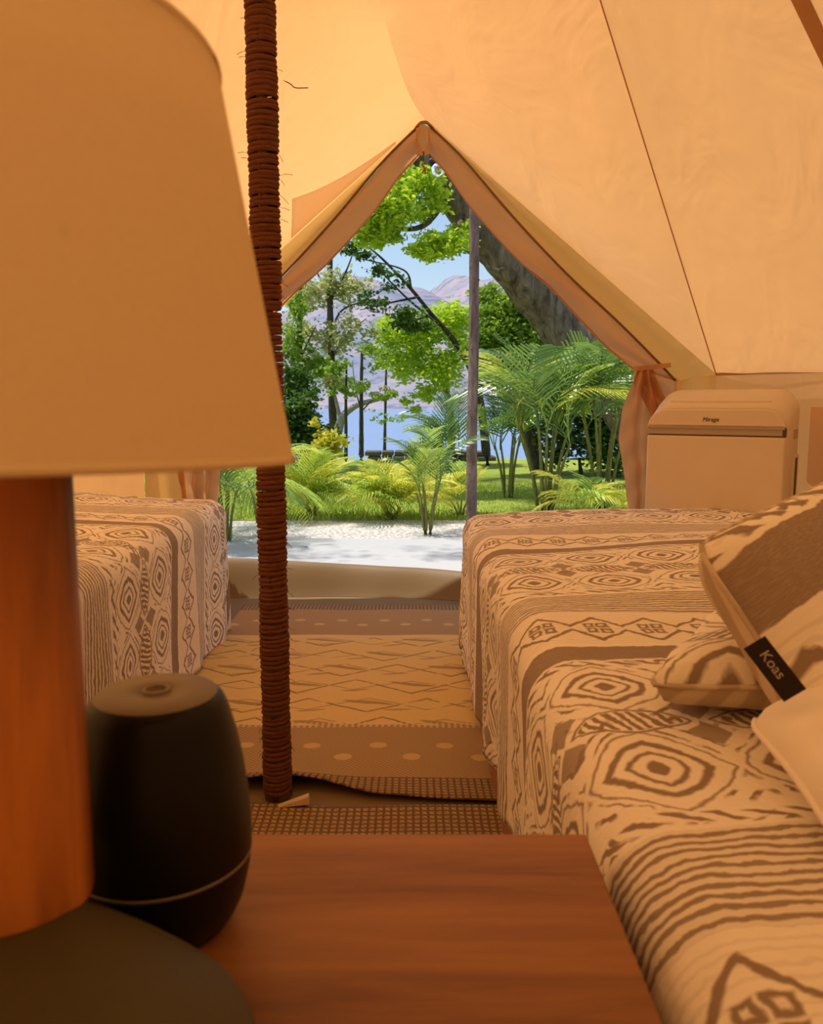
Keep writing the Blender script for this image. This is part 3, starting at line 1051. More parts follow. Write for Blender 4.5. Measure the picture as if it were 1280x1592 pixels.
link('mist_outlet', lathe([(.0088, .1535), (.0083, .1555), (.0066, .1555), (.0062, .1520), (0, .1520)], (DX, DY, ZT), 32), M['diff_top'], dif)

# ------------------------------------------------------------------ portable air conditioner
M['ac_white'] = plain('ac_plastic', (0.68, 0.58, 0.46), 0.38, 0.4, 0.03, 12)
M['ac_band'] = plain('ac_band', (0.40, 0.33, 0.26), 0.45, 0.4, 0.05, 30)
M['ac_gap'] = plain('ac_gap', (0.10, 0.07, 0.05), 0.7, 0.2, 0.1, 30)
M['ac_logo'] = plain('ac_logo', (0.06, 0.045, 0.035), 0.5, 0.3, 0.05, 30)
ALPHA = math.radians(34)
PLc = at_y(1001, 796, 2.48)
ac = thing('air_conditioner', (PLc.x, PLc.y, 0), 'cream portable air conditioner with a grey band, beyond the right bed', 'appliance')
ac.rotation_euler = (0, 0, -ALPHA)
AW, AD, AH = 0.390, 0.22, 0.766           # local: x along the front, y back, z up
def arch(w0, w1, z0, z1, r, n=8):
    pts = [(w0, z0), (w1, z0)]
    for k in range(n + 1):
        a = PI / 2 * k / n
        pts.append((w1 - r + r * math.cos(a), z1 - r + r * math.sin(a)))
    for k in range(n + 1):
        a = PI / 2 + PI / 2 * k / n
        pts.append((w0 + r + r * math.cos(a), z1 - r + r * math.sin(a)))
    return pts
def loft(rings, name, cap0=True, cap1=True):
    n = len(rings[0]); verts = [p for r in rings for p in r]; faces = []
    for i in range(len(rings) - 1):
        for k in range(n):
            k2 = (k + 1) % n
            faces.append((i * n + k, i * n + k2, (i + 1) * n + k2, (i + 1) * n + k))
    if cap0: faces.append(tuple(range(n - 1, -1, -1)))
    if cap1: faces.append(tuple((len(rings) - 1) * n + k for k in range(n)))
    me = mesh_py(name, verts, faces)
    me.polygons.foreach_set('use_smooth', [len(p.vertices) == 4 for p in me.polygons])
    return me
def ring_at(y, ins, top, r):
    return [Vector((x, y, z)) for x, z in arch(ins, AW - ins, 0.03, top, r)]
body = loft([ring_at(0.006, 0.004, AH - 0.034, 0.060), ring_at(0.03, 0.000, AH - 0.024, 0.062), ring_at(0.08, 0.000, AH + 0.002, 0.062),
             ring_at(0.13, 0.000, AH + 0.020, 0.062), ring_at(0.19, 0.002, AH + 0.022, 0.062), ring_at(AD, 0.02, AH + 0.008, 0.055)], 'body')
link('body', body, M['ac_white'], ac, False)
upper = loft([[Vector((x, -0.004, z)) for x, z in arch(0.006, AW - 0.006, 0.684, AH - 0.040, 0.052)],
              [Vector((x, 0.000, z)) for x, z in arch(0.003, AW - 0.003, 0.681, AH - 0.037, 0.055)],
              [Vector((x, 0.012, z)) for x, z in arch(0.003, AW - 0.003, 0.681, AH - 0.037, 0.055)]], 'upper_panel')
up = link('upper_panel', upper, M['ac_white'], ac, False)
bd = link('display_band', box_mesh(0.004, AW - 0.004, 0.000, 0.012, 0.656, 0.679, 0.001, 1), M['ac_band'], ac, False)
link('band_groove', box_mesh(0.004, AW - 0.004, -0.001, 0.01, 0.6785, 0.6808, 0.0004, 1), M['ac_gap'], bd, False)
link('band_groove', box_mesh(0.004, AW - 0.004, -0.001, 0.01, 0.6540, 0.6563, 0.0004, 1), M['ac_gap'], bd, False)
link('band_end', box_mesh(AW - 0.012, AW - 0.003, -0.0015, 0.01, 0.656, 0.679, 0.0005, 1), M['ac_gap'], bd, False)
link('front_panel', box_mesh(0.003, AW - 0.003, -0.004, 0.012, 0.035, 0.653, 0.006, 3), M['ac_white'], ac, False)
# sloping lid on top with its louvre line
slope = math.atan2(0.045, 0.13)
lid = link('louvre_lid', box_mesh(0.055, AW - 0.055, 0, 0.13, -0.003, 0.0035, 0.002, 2), M['ac_white'], ac, False)
lid.location = (0, 0.045, AH - 0.016); lid.rotation_euler = (math.radians(14), 0, 0)
for k in range(3):
    o = link('louvre_slat', box_mesh(0.075 + k * 0.003, AW - 0.075, 0.098 + 0.012 * k, 0.105 + 0.012 * k, 0.0030, 0.0055, 0.0005, 1), M['ac_gap'], lid, False)
logo = link('lettering', text_mesh('Mirage', 0.017, 0.0006, 0.25), M['ac_logo'], up, False)
logo.rotation_euler = (PI / 2, 0, 0); logo.location = (AW * 0.475, -0.0048, 0.700)
# side handle and intake on the right flank
hd = link('side_grip', box_mesh(AW - 0.003, AW + 0.003, 0.10, 0.19, 0.40, 0.60, 0.002, 1), M['ac_white'], ac, False)
link('grip_slot', box_mesh(AW + 0.0025, AW + 0.0040, 0.135, 0.165, 0.415, 0.590, 0.0005, 1), M['ac_gap'], hd, False)
link('grip_recess', box_mesh(AW - 0.002, AW + 0.002, 0.10, 0.16, 0.645, 0.672, 0.001, 1), M['ac_band'], ac, False)
for x in (0.05, AW - 0.05):
    for y in (0.05, AD - 0.05):
        cst = link('caster', lathe([(0, -.009), (.014, -.009), (.016, -.006), (.016, .006), (.014, .009), (0, .009)], (0, 0, 0), 20), M['ac_gap'], ac, False)
        cst.rotation_euler = (0, PI / 2, 0); cst.location = (x, y, 0.017)
# exhaust hose end behind it

# ------------------------------------------------------------------ outdoors: ground, lake, hills
GZ = -0.05
def grass_mat():
    m = Mat('lawn')
    x, y, z = m.coords()
    n = m.noise(m.vecof(x * 1.0, y * 1.0), 1.6, 4)
    f_ = m.noise(m.vecof(x, y), 60.0, 3)
    c = m.mix(n, (0.27, 0.36, 0.045), (0.52, 0.52, 0.10))
    c = m.mix(f_ * 0.6, c, (0.16, 0.27, 0.03))
    m.principled(c, 0.9, m.bump(f_, 0.8, 0.03), 0, 0.1)
    return m.m
def gravel_mat():
    m = Mat('gravel')
    x, y, z = m.coords()
    v = m.node('ShaderNodeTexVoronoi'); v.inputs['Scale'].default_value = 38.0
    m.link(m.vec, v.inputs['Vector'])
    d = Ex(m.nt, v.outputs['Distance'])
    n = m.noise(m.vec, 60.0, 3)
    c = m.mix(n, (0.50, 0.46, 0.42), (0.80, 0.76, 0.71))
    c = m.mix(d.above(0.55, 0.3) * 0.6, c, (0.33, 0.30, 0.27))
    m.principled(c, 0.9, m.bump(-d, 0.9, 0.02), 0, 0.1)
    return m.m
M['grass'] = grass_mat()
M['gravel'] = gravel_mat()
M['sheet'] = plain('white_sheet', (0.47, 0.465, 0.46), 0.7, 0.2, 0.05, 6, 0.3)

def ground_patch(name, x0, x1, y0, y1, z, mat, label, nx=40, ny=30, wob=0.0, amp=0.01):
    def fn(u, v):
        x = lerp(x0, x1, u)
        ya = y0 + wob * math.sin(x * 1.7) ; yb = y1 + wob * math.sin(x * 2.3 + 1)
        y = lerp(ya, yb, v)
        return Vector((x, y, z + amp * math.sin(2.1 * x + y) * math.sin(1.3 * y)))
    return tag(link(name, grid(nx, ny, fn), mat), label, None, None, 'structure')
# soil disc round the tent so that light does not leak from below
ground_patch('soil', -12, 12, -8, 5.0, GZ - 0.03, M['gravel'], 'pale gravel ground around the tent', 30, 30)
ground_patch('gravel_path', -6, 7, 3.4, 5.75, GZ - 0.004, M['gravel'], 'strip of pale gravel beyond the doorway', 60, 16, 0.05, 0.004)
ground_patch('lawn', -14, 16, 5.6, 11.6, GZ, M['grass'], 'sunlit green lawn running to the lake shore', 60, 30, 0.04, 0.02)
# bank dropping to the water
def bank(u, v):
    x = lerp(-30, 34, u)
    return Vector((x, lerp(11.6, 16.0, v), GZ - 2.4 * v ** 1.3 + 0.03 * math.sin(3 * x)))
tag(link('lake_bank', grid(60, 8, bank), M['grass']), 'grassy bank falling to the water', None, None, 'structure')
def water_mat():
    m = Mat('lake_water')
    x, y, z = m.coords()
    n = m.noise(m.vecof(x * 0.5, y * 0.25), 1.3, 3)
    m.principled((0.16, 0.30, 0.52), 0.22, m.bump(n, 0.25, 0.25), 0, 0.5)
    return m.m
def lake_fn(u, v):
    return Vector((lerp(-500, 500, u), lerp(14, 420, v), -2.3))
tag(link('lake', grid(4, 4, lake_fn), water_mat()), 'calm pale blue lake', None, None, 'structure')
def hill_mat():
    m = Mat('haze_tinted_hills')
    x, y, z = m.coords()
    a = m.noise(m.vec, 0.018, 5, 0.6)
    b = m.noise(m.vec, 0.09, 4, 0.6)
    c = m.mix(a.above(0.5, 0.25), (0.22, 0.24, 0.32), (0.38, 0.32, 0.36))  # distance haze is mixed into these blue and mauve hill tones
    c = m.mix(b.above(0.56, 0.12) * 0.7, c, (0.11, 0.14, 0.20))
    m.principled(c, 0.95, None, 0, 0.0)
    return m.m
def hill_fn(u, v):
    x = lerp(-420, 460, u)
    y = lerp(380, 900, v)
    ridge = interp(x, [-420, -240, -140, -80, -45, -10, 30, 90, 200, 460], [40, 70, 92, 102, 108, 112, 114, 110, 95, 60])
    sh_ = math.sin(min(1, v * 1.15) * PI / 2) ** 1.1
    z = -3 + ridge * sh_ * (1 + 0.10 * math.sin(x * 0.045 + 6 * v) + 0.06 * math.sin(x * 0.13 + 11 * v) * v)
    z += 5 * math.sin(x * 0.09 + 3 * v) * math.sin(14 * v + x * 0.02) * v
    return Vector((x, y, z))
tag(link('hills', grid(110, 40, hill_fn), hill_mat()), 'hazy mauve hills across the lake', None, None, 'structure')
# flat white cloth laid outside the door
def sheet_fn(u, v):
    x = lerp(-2.2, 1.9, u)
    y = lerp(3.30 - 0.08 * x, 4.78 - 0.02 * x + 0.02 * math.sin(3 * x), v)
    return Vector((x, y, GZ + 0.012 + 0.010 * math.sin(2.4 * x + 5 * y) * math.sin(3.1 * y + x)))
sh_cloth = link('ground_cloth', grid(60, 40, sheet_fn), M['sheet'])
tag(sh_cloth, 'white cloth spread on the ground outside the doorway', 'cloth')
# grass blades along the near part of the lawn
def blades(n, x0, x1, y0, y1, hmin, hmax):
    x = rng.uniform(x0, x1, n); y = y0 + (y1 - y0) * rng.uniform(0, 1, n) ** 1.4
    h = rng.uniform(hmin, hmax, n); a = rng.uniform(0, 2 * PI, n)
    w = 0.006
    lean = rng.normal(0, 0.45, (n, 2)) * h[:, None]
    b0 = np.stack([x - w * np.cos(a), y - w * np.sin(a), np.full(n, GZ - 0.01)], 1)
    b1 = np.stack([x + w * np.cos(a), y + w * np.sin(a), np.full(n, GZ - 0.01)], 1)
    t0 = np.stack([x + lean[:, 0] - w * .2, y + lean[:, 1], GZ + h], 1)
    t1 = np.stack([x + lean[:, 0] + w * .2, y + lean[:, 1], GZ + h], 1)
    V_ = np.stack([b0, b1, t1, t0], 1).reshape(-1, 3)
    return np_mesh('grass_blades', V_, np.arange(4 * n).reshape(-1, 4))

def leaf_mat(name, c1, c2, trans=0.45, spec=0.25, rough=0.5):
    m = Mat(name)
    g = m.node('ShaderNodeNewGeometry')
    rnd = Ex(m.nt, g.outputs['Random Per Island'])
    c = m.mix(rnd, c1, c2)
    p = m.node('ShaderNodeBsdfPrincipled')
    m.link(c, p.inputs['Base Color']); p.inputs['Roughness'].default_value = rough
    p.inputs['Specular IOR Level'].default_value = spec
    t = m.node('ShaderNodeBsdfTranslucent')
    m.link(m.mix(0.5, c, (min(1, c2[0] * 1.3), min(1, c2[1] * 1.2), c2[2])), t.inputs[0])
    mx = m.node('ShaderNodeMixShader'); mx.inputs[0].default_value = trans
    m.link(p.outputs[0], mx.inputs[1]); m.link(t.outputs[0], mx.inputs[2]); m.link(mx.outputs[0], m.out.inputs[0])
    return m.m
M['blade'] = leaf_mat('grass_blade', (0.24, 0.38, 0.04), (0.54, 0.64, 0.12), 0.35, 0.1)
gb = link('grass_blades', blades(26000, -3.2, 3.6, 5.6, 8.0, 0.012, 0.035), M['blade'])
tag(gb, 'short sunlit grass blades along the lawn edge', 'grass', None, 'stuff')

M['leaf_bright'] = leaf_mat('leaf_bright', (0.22, 0.42, 0.02), (0.66, 0.80, 0.07), 0.5)
M['leaf_mid'] = leaf_mat('leaf_mid', (0.09, 0.21, 0.02), (0.36, 0.52, 0.06), 0.45)
M['leaf_dark'] = leaf_mat('leaf_dark', (0.025, 0.07, 0.015), (0.13, 0.24, 0.035), 0.35)
M['leaf_olive'] = leaf_mat('leaf_olive', (0.18, 0.24, 0.07), (0.66, 0.66, 0.30), 0.4)
M['leaf_yellow'] = leaf_mat('leaf_yellow', (0.40, 0.42, 0.03), (0.75, 0.68, 0.10), 0.45)
M['palm_green'] = leaf_mat('palm_green', (0.12, 0.25, 0.03), (0.55, 0.70, 0.10), 0.35, 0.6, 0.3)
M['palm_dark'] = leaf_mat('palm_dark', (0.04, 0.11, 0.03), (0.22, 0.36, 0.08), 0.3, 0.6, 0.3)
M['palm_yellow'] = leaf_mat('palm_yellow', (0.40, 0.46, 0.04), (0.78, 0.74, 0.12), 0.45, 0.3, 0.45)
def bark_mat(name, a, b, s=9.0):
    m = Mat(name)
    x, y, z = m.coords()
    n = m.noise(m.vecof(x * 5, y * 5, z * 1.5), s, 5, 0.65, 0.6)
    m.principled(m.mix(n.above(0.5, 0.4), a, b), 0.95, m.bump(n, 1.0, 0.05), 0, 0.1)
    return m.m
M['bark'] = bark_mat('bark', (0.06, 0.045, 0.032), (0.30, 0.24, 0.175), 3.0)
M['bark_thin'] = bark_mat('bark_thin', (0.06, 0.05, 0.04), (0.20, 0.17, 0.14))
M['bark_pale'] = bark_mat('bark_pale', (0.45, 0.42, 0.36), (0.75, 0.70, 0.62))
M['stem_green'] = bark_mat('stem_green', (0.20, 0.22, 0.05), (0.42, 0.40, 0.12))
M['post_wood'] = bark_mat('post_wood', (0.11, 0.075, 0.055), (0.40, 0.29, 0.23), 4.0)

def leaf_cloud(clusters, size, flat=0.6):
    """clusters: (centre, (rx, ry, rz), count); returns numpy quads, each one leaf"""
    Vs = []
    for c, r, n in clusters:
        n = int(n * 1.35)
        k = max(5, n // 42)
        d = rng.normal(0, 1, (k, 3)); d /= np.linalg.norm(d, axis=1)[:, None]
        sub = d * (rng.uniform(0.05, 1, k) ** 0.5)[:, None]
        which = rng.integers(0, k, n)
        p = np.array(c) + (sub[which] + rng.normal(0, 0.22, (n, 3))) * np.array(r)
        ax = rng.normal(0, 1, (n, 3)); ax[:, 2] *= flat; ax /= np.linalg.norm(ax, axis=1)[:, None]
        nn = rng.normal(0, 1, (n, 3)); nn[:, 2] += 0.9
        bx = np.cross(nn, ax); bx /= np.linalg.norm(bx, axis=1)[:, None]
        s = size * rng.uniform(0.6, 1.3, n)[:, None]
        q = np.stack([p - ax * s * .5, p + bx * s * .26 - ax * s * .05, p + ax * s * .5, p - bx * s * .26 - ax * s * .05], 1)
        Vs.append(q.reshape(-1, 3))
    V_ = np.concatenate(Vs)
    return np_mesh('leaves', V_, np.arange(len(V_)).reshape(-1, 4))

def tree(name, label, cat, trunk, radii, branches, clusters, leaf, size, bark='bark_thin', group=None, segs=10, seg_n=24):
    """trunk: list of points; branches: list of (points, r0, r1)"""
    base = Vector(trunk[0])
    t = thing(name, base, label, cat, group)
    pts = smooth_path(trunk, seg_n)
    rs = [interp(i / seg_n, [k / (len(radii) - 1) for k in range(len(radii))], radii) * (1 + 0.05 * math.sin(i * 1.7)) for i in range(seg_n + 1)]
    link('trunk', tube(pts, rs, segs), M[bark], t)
    for bp, r0, r1 in branches:
        p = smooth_path(bp, 14)
        link('branch', tube(p, [lerp(r0, r1, i / 14) for i in range(15)], 6), M[bark], t)
    if clusters:
        link('foliage', leaf_cloud(clusters, size), M[leaf], t)
    return t

def C(px, py, y, rx, rz, n, ry=None):
    """foliage cluster centred where the photograph shows it at distance y; radii in pixels"""
    k = y / F
    return (tuple(at_y(px, py, y)), (rx * k, (ry or rx) * k, rz * k), n)

# great leaning tree at the upper right with hanging bright sprays
y = 7.6
tree('leaning_tree', 'thick rough trunk leaning across the doorway with bright leafy sprays', 'tree',
     [at_y(1085, 800, 8.0), at_y(1020, 700, 7.9), at_y(945, 600, 7.9), at_y(855, 487, 7.8), at_y(787, 402, y), at_y(697, 290, y), at_y(620, 195, 7.5), at_y(520, 110, 7.4)],
     [0.27, 0.24, 0.225, 0.205, 0.19, 0.165, 0.15, 0.12],
     [([at_y(700, 296, y), at_y(660, 350, 7.4), at_y(610, 355, 7.2), at_y(565, 350, 7.0)], .035, .010),
      ([at_y(720, 320, y), at_y(705, 372, 7.2), at_y(668, 384, 7.0), at_y(632, 388, 6.9)], .03, .008),
      ([at_y(640, 230, y), at_y(640, 270, 7.3), at_y(620, 300, 7.1)], .03, .008),
      ([at_y(800, 410, y), at_y(770, 420, 7.3), at_y(740, 400, 7.2), at_y(715, 385, 7.1)], .02, .006)],
     [C(648, 288, 7.2, 44, 26, 1300), C(610, 322, 7.0, 46, 30, 1500), C(575, 352, 6.9, 30, 26, 800), C(600, 370, 7.1, 26, 16, 450),
      C(690, 378, 7.0, 44, 18, 900), C(655, 392, 6.9, 26, 12, 450), C(718, 360, 7.3, 26, 16, 350), C(672, 325, 7.3, 28, 14, 300),
      C(560, 290, 7.2, 70, 50, 900), C(640, 180, 7.4, 140, 60, 1500),
      ((-2.6, 4.6, 5.0), (.8, .35, .3), 500), ((-1.2, 4.5, 5.2), (.7, .3, .3), 450), ((-.4, 5.0, 5.0), (.8, .4, .3), 500), ((-2.4, 7.0, 5.0), (1.4, .5, .4), 900), ((.2, 8.2, 5.0), (1.6, .5, .4), 900), ((-1.8, 9.2, 5.0), (1.8, .4, .4), 900)],  # these high clusters are added out of view to dapple cloth and lawn with shade
     'leaf_bright', 0.056, 'bark', segs=18, seg_n=40)
# bare drooping branches with small grey-green leaves in mid air, from a tree standing to the right
tree('drooping_tree', 'tree with dark bare twigs drooping to the left before the hills', 'tree',
     [at_y(760, 735, 10.5), at_y(742, 600, 10.4), at_y(706, 530, 10.2), at_y(672, 490, 10.0), at_y(640, 450, 9.9), at_y(592, 400, 9.8), at_y(560, 375, 9.7)],
     [.06, .05, .035, .026, .020, .013, .005],
     [([at_y(650, 462, 9.9), at_y(610, 470, 9.7), at_y(560, 482, 9.6)], .018, .005),
      ([at_y(640, 450, 9.9), at_y(628, 420, 9.7), at_y(560, 402, 9.5)], .016, .005),
      ([at_y(690, 510, 10), at_y(640, 470, 9.8), at_y(600, 430, 9.6), at_y(575, 395, 9.5)], .016, .005),
      ([at_y(672, 490, 10), at_y(640, 500, 9.7), at_y(615, 515, 9.6)], .018, .006)],
     [C(605, 432, 9.8, 28, 16, 260), C(570, 470, 9.6, 34, 14, 240), C(630, 490, 9.6, 30, 20, 420), C(560, 395, 9.6, 26, 14, 200),
      C(650, 505, 9.7, 34, 14, 300), C(548, 380, 9.6, 22, 12, 120)],
     'leaf_dark', 0.06, 'bark_thin')
# bright young tree in the middle
tree('bright_tree', 'bright lime-green tree in the middle of the view, by the post', 'tree',
     [at_y(700, 728, 11.0), at_y(702, 660, 10.9), at_y(690, 590, 10.8), at_y(668, 540, 10.7), at_y(655, 500, 10.6)],
     [.06, .05, .04, .025, .01],
     [([at_y(690, 590, 10.8), at_y(650, 570, 10.6), at_y(605, 545, 10.5)], .025, .006),
      ([at_y(690, 590, 10.8), at_y(720, 550, 10.7), at_y(735, 510, 10.6)], .025, .006)],
     [C(612, 512, 10.5, 34, 20, 700), C(655, 518, 10.4, 40, 30, 1200), C(700, 500, 10.4, 40, 28, 1100), C(640, 560, 10.5, 46, 30, 1100),
      C(690, 570, 10.4, 44, 36, 1300), C(725, 530, 10.6, 24, 36, 500), C(600, 550, 10.6, 26, 22, 350), C(655, 612, 10.5, 30, 12, 260), C(640, 630, 10.4, 20, 10, 140)],
     'leaf_bright', 0.066, 'bark_thin')
# darker tree to the right of the post
tree('dark_tree', 'dense dark green tree with a crooked trunk, right of the post', 'tree',
     [at_y(845, 760, 9.4), at_y(822, 680, 9.3), at_y(808, 630, 9.2), at_y(780, 600, 9.1), at_y(755, 570, 9.0), at_y(745, 530, 9.0)],
     [.10, .09, .075, .055, .04, .02],
     [([at_y(808, 630, 9.2), at_y(815, 570, 9.1), at_y(800, 500, 9.0)], .04, .01),
      ([at_y(780, 600, 9.1), at_y(755, 600, 8.9), at_y(735, 595, 8.8)], .02, .006)],
     [C(790, 480, 8.9, 44, 30, 1500), C(760, 520, 8.8, 36, 36, 1400), C(810, 530, 8.9, 40, 40, 1500), C(775, 575, 8.8, 40, 26, 1100), C(835, 490, 9.0, 34, 36, 900),
      C(850, 560, 9.1, 40, 40, 900), C(752, 462, 9.1, 26, 18, 400)],
     'leaf_mid', 0.065, 'bark_thin')
# slim trees at the left
def slim(px_, base_py, y_, top_py, r, label, clusters, leaf, size, lean=0, bark='bark_thin', brs=()):
    b = at_y(px_ + lean, base_py, y_)
    return tree('slim_tree', label, 'tree',
                [b, at_y(px_ + lean * .5, (base_py * 2 + top_py) / 3, y_), at_y(px_, (base_py + 2 * top_py) / 3, y_), at_y(px_ + 1, top_py, y_)],
                [r * 1.25, r, r * .85, r * .6],
                [([at_y(a[0], a[1], y_) for a in br], r * .4, r * .12) for br in brs],
                clusters, leaf, size, bark, 'slim trees by the lake')
slim(513, 700, 10.2, 330, .045, 'tallest slim dark-barked tree, second trunk right of the rope-wound pole',
     [C(500, 440, 10.1, 34, 30, 460), C(540, 450, 10.2, 34, 32, 480), C(480, 470, 10.2, 34, 26, 420), C(530, 520, 10.1, 40, 34, 460), C(480, 540, 10.0, 36, 34, 460),
      C(560, 440, 10.2, 20, 16, 120), C(560, 520, 10.3, 30, 24, 160), C(520, 590, 10.2, 34, 26, 260), C(465, 500, 10.4, 20, 30, 200)],
     'leaf_olive', 0.065, 6, 'bark_thin',
     brs=[[(513, 470), (530, 440), (545, 405), (552, 380)], [(513, 460), (496, 430), (488, 405)], [(514, 560), (540, 520), (570, 495)], [(513, 520), (535, 480), (590, 465)], [(513, 600), (495, 560), (480, 545)]])
slim(466, 690, 9.6, 440, .035, 'slim tree hard against the rope-wound pole, dense with dark leaves',
     [C(462, 470, 9.5, 22, 26, 240), C(458, 530, 9.4, 20, 40, 320), C(470, 590, 9.5, 30, 30, 420), C(490, 560, 9.6, 26, 26, 240)], 'leaf_mid', 0.07, 3,
     brs=[[(466, 560), (480, 530), (492, 505)]])
slim(562, 716, 9.0, 545, .024, 'thin straight sapling with sparse leaves over the open water',
     [C(565, 600, 8.9, 26, 16, 130), C(590, 612, 8.9, 24, 10, 90), C(575, 555, 9.0, 30, 22, 160)], 'leaf_mid', 0.06, 0,
     brs=[[(562, 640), (580, 622), (600, 615)], [(562, 640), (552, 600), (548, 560)]])
slim(538, 720, 8.6, 560, .018, 'thinnest dark sapling left of the open water',
     [C(530, 575, 8.5, 24, 18, 130), C(528, 610, 8.5, 18, 14, 90)], 'leaf_mid', 0.06, 0)
slim(600, 708, 11.5, 545, .020, 'bare thin mast-like trunk standing before the lake', [C(612, 650, 11.4, 26, 8, 60), C(585, 645, 11.4, 18, 8, 40)], 'leaf_mid', 0.06, -2)
# pale leaning trunk
tree('pale_tree', 'pale-barked tree leaning over the water at the left', 'tree',
     [at_y(521, 690, 9.8), at_y(527, 665, 9.8), at_y(535, 645, 9.8), at_y(556, 630, 9.8), at_y(590, 620, 9.9), at_y(610, 612, 9.9)],
     [.07, .055, .045, .035, .025, .01], [([at_y(530, 655, 9.8), at_y(522, 620, 9.8), at_y(515, 590, 9.8)], .03, .01)],
     [C(600, 612, 9.9, 22, 10, 80), C(515, 580, 9.8, 24, 16, 140)], 'leaf_olive', 0.06, 'bark_pale')
# dark bush at the left with a yellow shrub in front
def bush(name, label, base_px, base_py, y_, clusters, leaf, size):
    b = at_y(base_px, base_py, y_)
    return tree(name, label, 'shrub', [b, b + Vector((.02, 0, .15)), b + Vector((.0, 0.02, .35))], [.035, .028, .015], [], clusters, leaf, size)
bush('dark_bush', 'dark bush filling the gap beside the rope-wound pole', 470, 735, 8.6,
     [C(468, 640, 8.6, 34, 34, 1200), C(480, 690, 8.6, 46, 34, 1400), C(455, 600, 8.7, 22, 30, 500), C(425, 690, 8.7, 40, 40, 500)], 'leaf_dark', 0.07)
bush('yellow_shrub', 'round yellow-green shrub in front of the dark bush', 510, 728, 8.0,
     [C(512, 688, 8.0, 24, 18, 420), C(488, 656, 8.1, 12, 8, 60), C(500, 705, 8.0, 30, 14, 260)], 'leaf_yellow', 0.06)
bush('dark_bush', 'dark green hedge clump behind the palms at the right', 900, 760, 9.2,
     [C(900, 610, 9.2, 70, 70, 2600), C(950, 680, 9.1, 60, 60, 1800), C(860, 680, 9.3, 40, 40, 700)], 'leaf_dark', 0.08)
bush('dark_bush', 'low dark clump by the stone wall at the lake edge', 672, 728, 10.6,
     [C(672, 700, 10.6, 24, 20, 420), C(650, 705, 10.7, 14, 12, 160)], 'leaf_dark', 0.06)

# low stone wall on the shore
M['stone'] = plain('stone', (0.13, 0.115, 0.095), 0.9, 0.1, 0.4, 12, 0.5)
w0 = at_y(574, 722, 11.2)
sw = thing('stone_wall', (w0.x + .5, 11.2, GZ), 'low dark dry-stone wall at the lake edge', 'wall')
xa, xb = at_y(568, 722, 11.2).x, at_y(760, 722, 11.2).x
zbase = at_y(600, 724, 11.2).z
for r in range(3):
    x = xa + 0.04 * (r % 2)
    while x < xb:
        L = random.uniform(.12, .26)
        hh = 0.066
        link('stone', box_mesh(x, x + L - .012, 11.2 - random.uniform(.10, .13), 11.36, zbase + r * .070, zbase + r * .070 + hh - random.uniform(0, .008), .012, 1), M['stone'], sw)
        x += L

# ------------------------------------------------------------------ post and string light outside
pb = at_z(733, 828, GZ)
post = thing('wooden_post', (pb.x, pb.y, GZ), 'slender barked wooden post standing outside the doorway', 'post')
ptop = at_y(736, 300, pb.y)
pp = smooth_path([Vector((pb.x, pb.y, GZ - .02)), Vector((pb.x - .002, pb.y, .6)), Vector((pb.x + .004, pb.y, 1.2)), Vector((ptop.x, pb.y, 2.5))], 40)
link('post_shaft', tube(pp, [0.034 * (1 - 0.18 * i / 40) * (1 + 0.03 * math.sin(i * 1.9)) for i in range(41)], 12), M['post_wood'], post)
for zk, a in ((.62, -1.2), (1.05, -2.0), (1.45, -0.6), (1.62, 3.0)):
    o = Vector((math.cos(a), math.sin(a), .4)).normalized()
    p = Vector((pb.x, pb.y, zk))
    link('twig_stub', tube([p + o * .024, p + o * .042], [.008, .005], 6), M['post_wood'], post)

def glass_mat():
    m = Mat('clear_glass')
    g = m.node('ShaderNodeBsdfGlass'); g.inputs['Roughness'].default_value = 0.0; g.inputs['IOR'].default_value = 1.45
    m.link(g.outputs[0], m.out.inputs[0])
    return m.m
M['glass'] = glass_mat()
M['socket'] = plain('bulb_socket', (0.03, 0.03, 0.03), 0.5, 0.3, 0.1, 60)
bc = at_y(681, 265, 3.36)
sl = thing('string_light', bc + Vector((0, 0, .05)), 'clear round string-light bulb hanging outside the peak of the door', 'light')
tilt = Matrix.Rotation(math.radians(32), 4, 'Y')
gl = link('glass_globe', lathe(sm_prof([(.0115, .026), (.016, .020), (.0235, .006), (.0235, -.006), (.017, -.018), (.008, -.0235), (0, -.0245)], 30)
                               + sm_prof([(0, -.0233), (.0075, -.0223), (.016, -.0172), (.0223, -.0055), (.0223, .0055), (.015, .0195), (.0105, .0255)], 30), (0, 0, 0), 32), M['glass'], sl, False)
gl.location = (0, 0, -.05); gl.rotation_euler = (0, math.radians(-38), 0)
so = link('bulb_cap', lathe([(0, .022), (.012, .022), (.013, .026), (.013, .046), (.009, .052), (0, .052)], (0, 0, 0), 24), M['socket'], sl, False)
so.location = gl.location; so.rotation_euler = gl.rotation_euler
fl_ = link('filament', tube([(-.004, 0, .02), (-.005, 0, 0), (0, 0, -.008), (.005, 0, 0), (.004, 0, .02)], .0009, 5), M['brass'], sl, False)
fl_.location = gl.location; fl_.rotation_euler = gl.rotation_euler
cap_top = bc + Euler((0, math.radians(-38), 0)).to_matrix() @ Vector((0, 0, .05))
cd = smooth_path([cap_top, cap_top + Vector((-.01, .0, .05)), cap_top + Vector((-.15, .05, .13)), cap_top + Vector((-.7, .2, .30)), cap_top + Vector((-1.6, .4, .62))], 30)
link('cord', tube(cd, .0028, 6), M['socket'], sl)

